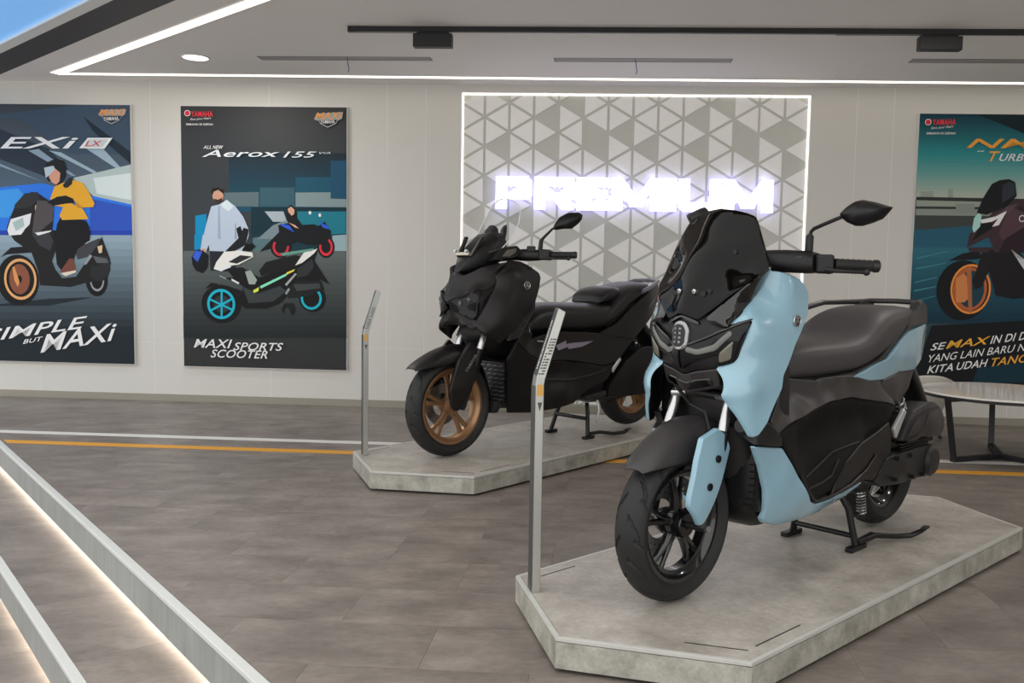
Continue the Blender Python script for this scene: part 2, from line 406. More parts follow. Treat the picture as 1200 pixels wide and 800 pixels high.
# slot diffusers
for i, (a, b, y0, y1) in enumerate([((-2.082, 6.545), (-.879, 6.467), 0, 0), ((-.025, 6.418), (1.169, 6.339), 0, 0), ((2.346, 6.237), (3.545, 6.163), 0, 0)]):
    a, b = Vector(a), Vector(b); r = empty('slot_diffuser', (*a, ZC), math.atan2((b - a).y, (b - a).x), label=['long slot air diffuser in the ceiling left of the feature panel', 'long slot air diffuser in the ceiling above the lit sign', 'long slot air diffuser in the ceiling towards the right wall'][i], cat='air vent', group='linear slot diffusers in the ceiling')
    L = (b - a).length
    f = B()
    for y in (-.05, -.012, .012, .05): f.box((0, y - .003, -.002), (L, y + .003, .001))
    f.box((-.004, -.054, -.002), (.004, .054, .001)).box((L - .004, -.054, -.002), (L + .004, .054, .001)).make('frame', M('diffuser_grey', '5c5b60', .4), r)
    for y in (-.031, .031): B().box((0, y - .014, -.0015), (L, y + .014, .001)).make('slot', M('slot_pale_grey', 'aeacae', .5), r)
    if i < 2:
        x = L * (.52 if i == 0 else .46)
        B().tube([(x, -.03, 0), (x + .004, -.032, -.04), (x + .012, -.03, -.075), (x + .008, -.03, -.1)], .0028, 6).make('loose_wire', M('wire_blue', '33518c', .5), r)

# lighting track
a, b = Vector((-1.271, 5.666)), Vector((4.6, 5.334)); dd = (b - a).normalized()
r = empty('lighting_track', (*a, ZC), math.atan2(dd.y, dd.x), label='long black lighting track fixed under the ceiling', cat='lighting track')
L = (b - a).length
B().box((0, -.016, -.03), (L, .016, 0)).make('rail', m_black, r, bevel=.003)
for x0, x1 in ((0, .5), (2.9, 3.45)): B().box((x0, -.018, -.033), (x1, .018, -.03)).make('cover_strip', M('black_satin', '101012', .3), r)
for i, (x, w) in enumerate([(.50, .235), (3.47, .245)]):
    g = empty('track_adapter', (*(a + dd * (x - .1)), ZC - .0372), math.atan2(dd.y, dd.x), label=['black driver box on the lighting track left of the lit sign', 'black driver box on the lighting track towards the right'][i], cat='driver box')
    B().box((0, -.03, -.085), (w, .03, -.006)).make('housing', m_black, g, bevel=.004)
    B().box((.02, -.014, -.006), (w - .02, .014, .004)).make('clip', M('black_satin', '101012', .3), g)

# ------------------------------------------------------------------ feature panel with triangle tiles, LED edge, sign letters
fpn = on_wall(empty('feature_panel', label='grey feature panel of pale triangle tiles with a lit edge', cat='wall panel'))
m_fback = M('feature_grey', 'c8c9c2', .4, noise=(30, .03))
m_tri = M('feature_triangle_pale', 'f8f8f6', .4, noise=(30, .03))
B().box((PL + .001, .05, .058), (PR - .001, .089, PT - .001)).make('back_board', m_fback, fpn)
led = B
B().box((PL + .001, .038, .06), (PL + .010, .049, PT - .002)).make('led_strip', m_ledf, fpn)
B().box((PR - .010, .038, .06), (PR - .001, .049, PT - .002)).make('led_strip', m_ledf, fpn)
B().box((PL + .014, .038, PT - .011), (PR - .014, .049, PT - .002)).make('led_strip', m_ledf, fpn)
dark = {(1, 3), (1, -1), (1, 6), (3, 1), (3, 3), (4, 0), (5, 2), (5, 3), (6, 2), (7, 3), (9, 1), (9, 3), (10, 0), (11, 2), (11, 3), (12, 2), (13, 2), (13, 4), (0, 8), (2, 8), (4, 9), (3, 11), (5, 8), (5, 12), (6, 9), (6, 11), (8, 9), (10, 8), (12, 9), (11, 7)}
S1, CW, HS, ZT = -.573, .1942, .1138, 2.434
def tri_poly(c, h):
    right = (h - (c + 1)) % 2 == 0        # apex on the next vertical line
    x0, x1 = S1 + (c - 1) * CW, S1 + c * CW; zc = ZT - h * HS
    # vertices sit on even half steps on even lines, odd half steps on odd lines
    pts = [(x0, zc + HS), (x1, zc), (x0, zc - HS)] if right else [(x1, zc - HS), (x0, zc), (x1, zc + HS)]
    cx, cz = sum(p[0] for p in pts) / 3, sum(p[1] for p in pts) / 3; k = 1 - .0098 / .0655
    return [(cx + (x - cx) * k, cz + (z - cz) * k) for x, z in pts]
def tri_mesh(poly):
    n = len(poly); v = [(x, .05, z) for x, z in poly] + [(x, .043, z) for x, z in poly]
    return mesh(v, [tuple(range(n)), tuple(range(2 * n - 1, n - 1, -1))] + [(i, (i + 1) % n, n + (i + 1) % n, n + i) for i in range(n)])
tme = {}
for c in range(0, 15):
    for h in range(-3, 22):
        if (c, h) in dark or (h > 12 and random.random() < .18): continue
        p = tri_poly(c, h)
        q = clip(p, Vector((PL + .013, 0)), Vector((1, 0))); q = clip(q, Vector((PR - .013, 0)), Vector((-1, 0))) if len(q) > 2 else q
        q = clip(q, Vector((0, PT - .014)), Vector((0, -1))) if len(q) > 2 else q; q = clip(q, Vector((0, .06)), Vector((0, 1))) if len(q) > 2 else q
        if len(q) < 3 or abs(sum(q[i][0] * q[(i + 1) % len(q)][1] - q[(i + 1) % len(q)][0] * q[i][1] for i in range(len(q)))) < .002: continue
        o = obj('triangle_tile', tri_mesh(q), m_tri, fpn)
sign = on_wall(empty('lit_sign', label='glowing white PREMIUM letters on the feature panel', cat='sign'))
m_let = M('letter_face_lit', 'ffffff', .4, emit=1.6, ecol='fbf9ff')
m_halo = M('letter_halo_violet', 'cfc8ff', .4, emit=1.5, ecol='aaa4ff')
def letter(ch, x0, x1):
    z0, z1 = 1.603, 1.856; H = z1 - z0; W = x1 - x0; t = .088; u = .073; b = []
    R = lambda a, c, e, f: [(a, c), (e, c), (e, f), (a, f)]
    if ch in 'PR':
        b = [R(0, 0, t, H), R(t, H - u, W - .03, H), R(t, .075, W - .03, .075 + u * .8), R(W - t, .105, W, H - .03), [(W - .03, H - u), (W, H - .03), (W - .03, H)], [(W - .031, .075), (W, .105), (W - .031, .14)]]
        if ch == 'R': b.append([(W - t - .09, .09), (W - t + .005, .09), (W, 0), (W - t - .015, 0)])
    if ch == 'E': b = [R(0, 0, t, H), R(t, H - u, W, H), R(t, (H - u * .8) / 2, W - .012, (H + u * .8) / 2), R(t, 0, W, u)]
    if ch == 'I': b = [R(0, 0, W, H)]
    if ch == 'U': b = [R(0, .03, t, H), R(W - t, .03, W, H), [(0, .03), (.04, 0), (W - .04, 0), (W, .03), (W - t, u), (t, u)], ]
    if ch == 'M': b = [R(0, 0, t, H), R(W - t, 0, W, H), [(t, H), (t * .6, H), (W / 2 - .05, .03), (W / 2, .03), (W / 2, .11)], [(W - t, H), (W / 2, .11), (W / 2, .03), (W / 2 + .05, .03), (W - t * .6, H)]]
    g = empty('letter', (0, 0, 0), parent=sign)
    def slab(ya, yb, mt, nm):
        bb_ = B()
        for i, pl in enumerate(b):
            e = i * 3e-4
            n = len(pl); v = [(x0 + x, ya - e, z0 + z) for x, z in pl] + [(x0 + x, yb, z0 + z) for x, z in pl]
            bb_.add(v, [tuple(range(n)), tuple(range(2 * n - 1, n - 1, -1))] + [(k, (k + 1) % n, n + (k + 1) % n, n + k) for k in range(n)])
        bb_.make(nm, mt, g)
    slab(-.012, .012, m_let, 'letter_face'); slab(.013, .026, m_halo, 'halo_back')
for ch, a, b in zip('PREMIUM', (-.472, -.169, .163, .436, .838, .957, 1.299), (-.189, .150, .420, .825, .943, 1.286, 1.684)): letter(ch, a, b)

# ------------------------------------------------------------------ display platforms
PE, PLEN = .5304, 1.9711
def hexa(e, L, ins=0.):
    w = math.sqrt(.75) * e; pts = [(-e / 2, -w), (0, 0), (-e / 2, w), (-e / 2 - L, w), (-e - L, 0), (-e / 2 - L, -w)]
    if not ins: return pts
    out = []; n = len(pts)
    for i in range(n):
        a, b, c = Vector(pts[i - 1]), Vector(pts[i]), Vector(pts[(i + 1) % n])
        n1 = (b - a).normalized(); n2 = (c - b).normalized(); n1 = Vector((-n1.y, n1.x)); n2 = Vector((-n2.y, n2.x)); bi = (n1 + n2).normalized()
        out.append(tuple(b + bi * ins / max(.2, bi.dot(n1))))
    return out
def platform(loc, h, lab):
    r = empty('display_platform', (*loc, 0), h, label=lab, cat='platform', group='hexagonal stone display platforms')
    o = hexa(PE, PLEN); i1 = hexa(PE, PLEN, .014); i0 = hexa(PE, PLEN, .012)
    B().prism(hexa(PE, PLEN, .03), 0, .016).make('plinth', m_black, r)
    B().prism(i0, .014, HP - .006).make('core', m_black, r)
    B().prism(hexa(PE, PLEN, .0155), HP - .008, HP).make('top_slab', m_plat, r, bevel=.001)
    for k in range(6):
        a, b, c, d = o[k], o[(k + 1) % 6], i1[(k + 1) % 6], i1[k]
        B().prism([a, b, i0[(k + 1) % 6], i0[k]], .012, HP - .013).make('side_panel', m_platside, r)
        B().prism([a, b, c, d], HP - .0115, HP + .0006).make('edge_trim', m_trim, r, bevel=.0015)
    g = B()
    w = math.sqrt(.75) * PE
    e1 = Vector(o[2]) - Vector(o[1]); e1.normalize(); n1 = Vector((-e1.y, e1.x)) * -1
    for p, q in ((Vector((-PE / 2 - .10, w - .055)), Vector((-PE / 2 - .33, w - .055))), (Vector(o[1]) + e1 * .30 + Vector((-.09, 0)), Vector(o[1]) + e1 * .47 + Vector((-.09, 0))), (Vector((-PE / 2 - .06, -w + .06)), Vector((-PE / 2 - .22, -w + .06)))):
        B().bar((*p, HP + .0002), (*q, HP + .0002), .004, .0012).make('slot_line', m_black, r)
    return r
platform((.0254, 2.4527), 3.9168, 'grey stone display platform under the light blue scooter')
platform((-.8967, 4.5095), 4.0422, 'grey stone display platform under the black scooter')

# label stands: bent metal posts with printed faces
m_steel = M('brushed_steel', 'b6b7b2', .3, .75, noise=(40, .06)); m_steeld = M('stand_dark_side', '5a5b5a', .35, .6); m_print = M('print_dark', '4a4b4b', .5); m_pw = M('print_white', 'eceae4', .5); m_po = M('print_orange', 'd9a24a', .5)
def stand(loc, yaw, lab, sc=1.):
    r = empty('label_stand', (*loc, HP), yaw, label=lab, cat='sign post', group='bent steel label posts')
    w, t = .05, .027            # local +x leans towards the scooter, y is the width
    zb, zt, lx = .665, .882, .07
    def sec(x, z, dx=0, k=1): return [Vector((x - t / 2, -w / 2 * k, z + dx)), Vector((x + t / 2 * k, -w / 2 * k, z)), Vector((x + t / 2 * k, w / 2 * k, z)), Vector((x - t / 2, w / 2 * k, z + dx))]
    B().loft([sec(0, 0), sec(0, zb - .01, .0), sec(.004, zb + .012, .006), sec(lx, zt, .012, .75)]).make('post', m_steel, r, bevel=.002)
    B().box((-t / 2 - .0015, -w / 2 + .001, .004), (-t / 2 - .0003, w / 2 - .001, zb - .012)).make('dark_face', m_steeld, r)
    # outer face is darker, printed with a line of text; side face has rows of small print
    def face(u, v, e=.0008):      # u across the width, v 0..1 up the slanted part, outer face
        x = .004 - t / 2 + (lx - .004) * v; z = zb + .018 + (zt + .012 - zb - .018) * v
        return Vector((x, (u - .5) * w * (1 - .25 * v), z)) + Vector((-.92, 0, .38)) * e
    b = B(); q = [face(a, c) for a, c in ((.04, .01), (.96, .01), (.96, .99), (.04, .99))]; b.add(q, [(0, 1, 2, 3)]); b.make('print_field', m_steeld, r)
    b = B()
    for k in range(22):
        v0 = .1 + k * .033; l = .018 + .01 * ((k * 7) % 3) / 2
        b.add([face(.42, v0, .0016), face(.62, v0, .0016), face(.62, v0 + l, .0016), face(.42, v0 + l, .0016)], [(0, 1, 2, 3)])
    b.make('print_line', m_pw, r, kind='stuff')
    def side(u, v, sg, e=.0008):  # side face, u across the depth
        x = -t / 2 + t * u + lx * max(0, v); z = zb + .02 + (zt - zb - .02) * v
        return Vector((x, sg * (w / 2 * (1 - .25 * max(0, v)) + e), z))
    for sg in (1, -1):
        b = B()
        for k in range(13):
            v0 = .02 + k * .045
            for u0, u1 in ((.2, .42), (.5, .9)):
                if (k * 5 + int(u0 * 10)) % 7 == 0: continue
                b.add([side(u0, v0, sg), side(u1, v0, sg), side(u1, v0 + .022, sg), side(u0, v0 + .022, sg)], [(0, 1, 2, 3)])
        b.make('small_print', m_print, r, kind='stuff')
        b = B().add([side(.2, -.32, sg), side(.85, -.32, sg), side(.85, -.14, sg), side(.2, -.14, sg)], [(0, 1, 2, 3)]); b.make('badge_print', m_po, r)
        b = B().add([side(.25, -.42, sg), side(.8, -.42, sg), side(.52, -.56, sg)], [(0, 1, 2)]); b.make('arrow_print', m_print, r)
stand((-.043, 2.83), math.radians(15), 'steel label post at the corner of the blue scooter platform')
stand((-1.009, 4.915), math.radians(22), 'steel label post at the corner of the black scooter platform')

# ------------------------------------------------------------------ wall posters: printed boards (sizes in mm from the top left corner)
POST_A = [
('P','1d2b34',[393,370,1349,358,1349,392,393,404]),
('P','1d2d37',[393,402,1349,390,1349,425,393,437]),
('P','1c2f3a',[393,435,1349,423,1349,457,392,470]),
('P','1c313d',[392,468,1349,455,1349,490,392,502]),
('P','1b3340',[392,500,1349,488,1349,522,392,535]),
('P','1b3543',[392,533,1349,520,1349,555,391,568]),
('P','1a3746',[391,566,1349,553,1349,587,391,601]),
('P','1a3a48',[391,599,1349,585,1349,620,391,634]),
('P','193c4b',[391,632,1349,618,1349,653,390,667]),
('P','193e4e',[390,664,1349,651,1349,685,390,699]),
('P','184051',[390,697,1349,683,1350,718,390,732]),
('P','184254',[390,730,1350,716,1350,750,389,765]),
('P','174457',[389,763,1350,748,1350,783,389,798]),
('P','17465a',[389,796,1350,781,1350,816,389,831]),
('P','1a4c60',[935,551,1218,547,1218,668,934,672]),
('P','55666a',[348,681,635,672,634,787,347,789]),
('P','76878a',[934,672,1349,662,1350,780,934,783]),
('P','33545f',[645,636,927,632,927,783,644,784]),
('P','1b4862',[1218,420,1346,418,1347,717,1218,715]),
('P','0e2c36',[571,792,1350,784,1350,1030,569,1044]),
('P','1b6f80',[948,820,1343,814,1343,990,947,1010]),
('P','0b7fae',[114,868,206,852,203,1050,112,1052]),
('P','0b7fae',[105,1018,197,1016,196,1126,103,1141]),
('P','12333c',[570,1010,1350,996,1350,1132,569,1146]),
('P','8aa2a8',[1232,1005,1350,996,1350,1145,1232,1148]),
('P','4f6a70',[583,1037,752,1007,751,1143,583,1146]),
('P','575f5e',[13,1150,1347,1125,1347,1176,12,1201]),
('P','535b5a',[12,1199,1347,1174,1347,1225,11,1251]),
('P','4f5656',[11,1249,1347,1223,1348,1274,11,1301]),
('P','4b5252',[11,1299,1348,1272,1348,1323,10,1350]),
('P','474e4d',[10,1348,1348,1321,1348,1373,9,1400]),
('P','424949',[9,1398,1348,1370,1348,1422,9,1450]),
('P','3e4545',[9,1448,1348,1420,1348,1471,8,1500]),
('P','3a4040',[8,1498,1348,1469,1348,1520,7,1550]),
('P','363c3c',[7,1548,1348,1518,1348,1570,7,1600]),
('P','313738',[7,1598,1348,1568,1348,1619,6,1650]),
('P','2d3334',[6,1648,1348,1617,1348,1669,5,1700]),
('P','292f2f',[5,1698,1348,1667,1348,1719,4,1750]),
('P','252a2b',[4,1748,1348,1717,1348,1768,4,1800]),
('P','212627',[4,1798,1348,1766,1348,1818,3,1851]),
('P','9aa6ad',[683,824,836,822,864,903,752,905]),
('P','6f7f86',[625,1043,752,932,864,889,892,930,752,1041]),
('P','141618',[639,1145,864,923,947,962,807,1101]),
('O','16181a',[814,1104,87,87,0]),
('O','c02a3e',[814,1104,67,73,72]),
('O','16181a',[1181,1097,69,87,0]),
('O','d0303f',[1181,1097,55,71,70]),
('P','141619',[794,931,920,902,1031,995,1170,898,1225,978,1197,1033,807,1040]),
('P','141619',[751,1061,836,937,1086,919,1211,972,1197,1080,1031,1083,947,1058,863,1100]),
('P','2a55c8',[808,917,878,930,947,962,933,990,822,937]),
('P','2a55c8',[1128,898,1197,931,1211,958,1156,945]),
('P','15171a',[864,889,864,795,899,767,934,800,948,874,1003,941,996,1036,933,997,892,943]),
('P','c59a83',[871,801,899,783,927,807,923,841,903,855,878,828]),
('P','c59a83',[878,909,933,929,961,955,933,949]),
('O','dfe3e4',[1052,829,11,14,0]),
('O','dfe3e4',[1132,847,11,14,0]),
('P','20242a',[231,1125,456,1121,441,1299,236,1303]),
('P','a9b6c6',[175,1051,219,886,249,791,312,776,376,737,445,788,508,868,556,976,548,1044]),
('P','a9b6c6',[153,1154,176,1017,556,1010,527,1092,484,1162,428,1149,231,1146,224,1098,195,1167]),
('P','8e9db0',[305,790,319,790,323,1048,299,1049]),
('P','c3cfdb',[326,776,376,737,431,788,389,829,347,803]),
('P','8796a8',[451,910,457,1046,436,1046,441,937]),
('P','b98d77',[257,695,285,648,327,647,351,687,345,735,319,762,284,756,263,729]),
('P','20191a',[246,675,264,648,307,641,348,660,354,701,337,681,306,661,271,675,260,702]),
('P','3a2a26',[270,729,305,738,342,721,333,755,305,769,280,756]),
('P','17181b',[451,964,486,943,507,1004,541,1031,527,1045,471,1046]),
('P','b98d77',[160,1133,196,1126,202,1160,174,1165]),
('P','12141a',[82,1197,118,1141,174,1143,223,1180,215,1276,172,1325,116,1306,88,1258]),
('P','3158c8',[91,1196,118,1144,171,1154,131,1237]),
('O','121314',[322,1570,163,153,0]),
('O','18a5bd',[322,1570,116,122,82]),
('O','2a3236',[328,1570,68,70,20]),
('P','18a5bd',[319,1467,335,1467,333,1674,317,1674]),
('P','18a5bd',[226,1524,424,1610,418,1625,221,1538]),
('P','18a5bd',[225,1621,419,1513,427,1528,234,1635]),
('O','121314',[1069,1506,109,110,0]),
('O','18a5bd',[1062,1509,86,90,78]),
('P','121315',[192,1449,242,1400,383,1424,496,1463,503,1422,440,1382,384,1369,300,1288,497,1271,637,1350,946,1248,1072,1137,1114,1123,1086,1205,1211,1393,1128,1354,1169,1435,946,1495,861,1497,805,1553,692,1597,523,1601,467,1560,467,1491,313,1412]),
('P','1b1d1f',[834,1456,946,1371,1142,1367,1162,1435,1030,1493,875,1510]),
('P','d9d8d0',[264,1289,286,1234,358,1143,442,1135,583,1153,589,1187,469,1251,413,1259,328,1308]),
('P','26292b',[385,1232,484,1175,582,1184,455,1244]),
('P','cfe8e0',[314,1288,399,1238,406,1273,328,1304]),
('P','8f9a93',[522,1305,568,1294,620,1371,602,1406,553,1407]),
('P','d9d8d0',[932,1249,1002,1145,1114,1112,1086,1150,988,1227]),
('P','5f8f80',[807,1155,1086,1109,1072,1130,835,1175]),
('P','17181a',[638,1295,694,1226,807,1196,933,1167,975,1173,932,1249,862,1291,750,1314,652,1336]),
('P','0e0f10',[498,1134,527,1092,583,1078,611,1105,555,1140]),
('P','1a1c1e',[358,1150,471,1039,514,956,556,969,527,1092,442,1142]),
('P','34393b',[496,1422,623,1481,806,1415,862,1455,749,1540,551,1559]),
('P','2a2e30',[946,1276,1072,1191,1086,1259,1030,1329,946,1344]),
('P','4a5052',[285,1309,384,1307,426,1355,356,1356]),
('P','3b4042',[918,1399,1128,1388,1139,1425,946,1454]),
('P','c8d84a',[587,1454,637,1426,630,1460,594,1475]),
('P','7fd0b0',[644,1419,862,1312,862,1332,651,1439]),
('P','d8c64a',[862,1305,932,1276,918,1297,862,1325]),
('P','7e8a86',[313,1336,370,1363,362,1372,313,1350]),
('P','c9cccc',[409,1362,475,1395,468,1409,412,1380]),
('P','1a1a1a',[819,1608,840,1552,917,1550,931,1605,903,1647,875,1579,847,1586,833,1635]),
('P','8b8f90',[862,1483,890,1441,876,1428,848,1476]),
('P','9a9d9d',[848,1401,932,1310,946,1317,862,1414]),
('O','c22a38',[64,62,25,24,0]),
('O','e6e3e0',[64,62,25,24,80]),
('T','d8293d',[95,88,272,87,42,'b','YAMAHA']),
('T','d0d2d2',[86,118,256,106,16,'i','Revs your Heart']),
('T','e4e6e6',[53,157,271,155,15,'b','SEMAKIN DI DEPAN']),
('P','8a8f90',[1088,101,1108,55,1321,42,1314,92,1273,113,1266,133,1198,164,1136,134,1129,114]),
('P','121416',[1129,105,1273,103,1259,127,1198,155,1143,129]),
('T','d98b3c',[1096,99,1316,92,51,'bi','MAXI']),
('T','e6e8e8',[1140,134,1255,130,29,'b','YAMAHA']),
('T','dfe2e4',[191,340,258,339,27,'i','ALL']),
('T','f2f4f4',[268,339,354,338,27,'bi','NEW']),
('T','c9ced2',[180,402,810,394,54,'bi','Aerox']),
('T','c9ced2',[838,399,1108,396,46,'bi','155']),
('T','c9ced2',[1131,369,1220,368,16,'i','VVA']),
('T','d6efe8',[93,1926,414,1924,70,'bi','MAXI']),
('T','d6efe8',[421,1939,834,1934,62,'bi','SPORTS']),
('T','d6efe8',[232,2002,704,2001,64,'bi','SCOOTER']),
]
POST_L = [
('P','37485a',[42,119,416,115,837,395,1349,389,1356,-2,932,2]),
('P','25303c',[34,364,42,119,667,357,834,531,661,588]),
('P','1d2833',[958,96,1349,376,1347,470,1041,217]),
('P','8fa3b0',[1081,311,1262,499,1233,510,981,353]),
('P','8fa3b0',[766,383,1062,535,1033,545,666,370]),
('P','7f93a0',[581,358,890,572,847,565,494,372]),
('P','7e929e',[233,471,602,617,232,492]),
('P','a5b4b2',[861,586,1354,470,1348,790,1029,727]),
('P','c5d0cf',[1032,583,1353,538,1349,756,1058,706]),
('P','2a6fd0',[23,693,602,630,1029,727,1348,790,1344,1030,11,1053]),
('P','3a8fe6',[22,721,399,674,511,796,306,910,15,915]),
('P','2c4fae',[1000,748,1348,811,1344,1030,994,1036]),
('P','243fa0',[12,1019,1352,996,1351,1034,11,1057]),
('P','869ba7',[11,1057,1365,1034,1364,1092,9,1116]),
('P','7e929e',[9,1114,1364,1090,1363,1148,7,1173]),
('P','768994',[7,1171,1363,1146,1362,1205,5,1230]),
('P','6e818b',[5,1228,1362,1202,1361,1261,3,1287]),
('P','667882',[3,1285,1361,1259,1360,1317,1,1344]),
('P','5e6f78',[1,1342,1360,1315,1359,1374,-1,1402]),
('P','56666f',[-1,1399,1359,1372,1358,1430,-3,1459]),
('P','4f5d66',[-3,1457,1358,1428,1357,1487,-5,1516]),
('P','47545d',[-5,1514,1357,1485,1356,1544,-7,1574]),
('P','3f4b53',[-7,1571,1356,1542,1355,1601,-9,1631]),
('P','37434a',[-9,1629,1355,1599,1354,1658,-11,1689]),
('P','2f3a41',[-11,1686,1354,1656,1353,1715,-13,1746]),
('P','273137',[-13,1744,1353,1713,1352,1772,-15,1804]),
('P','1f282e',[-15,1802,1352,1770,1351,1829,-17,1862]),
('P','1c242a',[-17,1860,1351,1827,1346,2072,-25,2108]),
('P','1c252b',[79,1632,635,1563,1011,1541,633,1619]),
('O','121315',[380,1415,178,207,0]),
('O','d09a62',[399,1408,138,168,86]),
('O','7e4a38',[392,1408,87,123,25]),
('P','c98a50',[334,1312,352,1304,392,1429,376,1471,348,1416]),
('O','131416',[1043,1402,93,132,0]),
('O','8a8d92',[1046,1402,60,91,80]),
('P','17181a',[238,1230,327,1152,429,1143,516,1148,500,1190,297,1208]),
('P','1e1e20',[296,993,335,896,381,798,514,700,571,713,698,793,696,876,677,1042,301,1048]),
('P','1b1b1d',[302,1014,693,1007,703,1173,672,1256,699,1325,755,1394,871,1377,960,1251,1019,1167,1093,1055,1080,1014,1161,1233,1160,1316,1129,1400,1014,1416,927,1432,825,1462,565,1453,554,1342,500,1190,358,1096]),
('P','26282a',[1033,1208,1133,1206,1168,1261,1145,1316,1074,1290]),
('P','242628',[995,1292,1132,1275,1152,1344,1071,1415,993,1375]),
('P','2a2c2e',[366,812,456,715,564,702,584,754,496,824,380,840]),
('P','d8e2df',[303,1007,334,923,436,894,509,872,492,962,418,1032,316,1048]),
('P','d8e2df',[302,1014,447,1011,417,1046,316,1055]),
('P','9fb2b0',[348,951,436,908,448,976,375,1019]),
('P','c9a27c',[542,810,598,788,600,822,559,878,541,851]),
('P','4b4648',[562,768,656,773,700,821,687,931,562,1030,512,1031,530,906]),
('P','35363a',[504,1038,649,1021,690,1090,659,1173,574,1133]),
('P','3c3d41',[862,1149,1079,1062,1064,1111,990,1209,888,1238]),
('P','55575a',[1018,1208,1133,1227,1146,1261,1046,1263]),
('P','8a8d90',[990,1195,1013,1208,959,1278,938,1279]),
('P','c8b090',[1056,1131,1099,1117,1094,1179,1069,1186]),
('P','cfd4d4',[533,1030,678,1007,663,1021,562,1051]),
('P','cfd4d4',[862,1142,1007,1084,978,1101,876,1149]),
('P','121316',[753,903,839,901,967,926,995,981,986,1036,706,1041,723,958]),
('P','131417',[693,1007,1002,1002,993,1084,890,1155,860,1225,842,1350,756,1338,714,1283,703,1173]),
('P','6d4034',[742,1338,817,1233,853,1232,872,1329,756,1359]),
('P','cfc2b2',[741,1352,872,1325,874,1343,784,1376]),
('P','dd9c2c',[671,753,717,642,774,628,861,599,946,625,1001,707,1042,788,1027,816,898,818,871,763,828,778,941,831,989,912,767,923,746,889,777,820,698,807]),
('P','b87c22',[871,763,941,817,1027,816,898,825]),
('P','17181a',[641,781,728,738,800,726,864,750,871,784,799,792,698,810]),
('P','1a1c1f',[619,548,650,466,722,435,793,450,813,518,797,587,760,635,716,653,703,602,660,616]),
('P','c78f78',[662,547,720,513,762,546,753,614,724,642,688,622,668,588]),
('P','a9b6bc',[627,507,706,490,720,519,676,561,639,589]),
('P','22262a',[781,641,832,586,868,579,857,634,816,666,788,662]),
('T','d3d9dc',[49,360,917,350,90,'bi','LEXi']),
('P','d3d9dc',[924,349,997,266,1203,264,1134,351]),
('P','b8c0c4',[953,340,1004,278,1167,276,1116,340]),
('T','b8303a',[974,333,1116,331,44,'bi','LX']),
('P','8a8f90',[1086,81,1118,43,1320,39,1309,79,1277,100,1262,127,1195,158,1135,128,1121,101]),
('P','22303c',[1121,92,1281,90,1258,123,1195,148,1139,124]),
('T','d98b3c',[1094,89,1309,83,48,'bi','MAXI']),
('T','e6e8e8',[1133,129,1255,125,29,'b','YAMAHA']),
('O','c22a38',[66,67,23,24,0]),
('T','d8293d',[94,91,237,89,46,'b','YAMAHA']),
('T','d0d2d2',[99,155,254,153,14,'b','SEMAKIN DI DEPAN']),
('T','dfe6e6',[84,1928,962,1787,94,'bi','SIMPLE']),
('T','dfe6e6',[409,1937,582,1904,34,'bi','BUT']),
('T','dfe6e6',[557,2004,1206,1881,141,'bi','MAXi']),
]
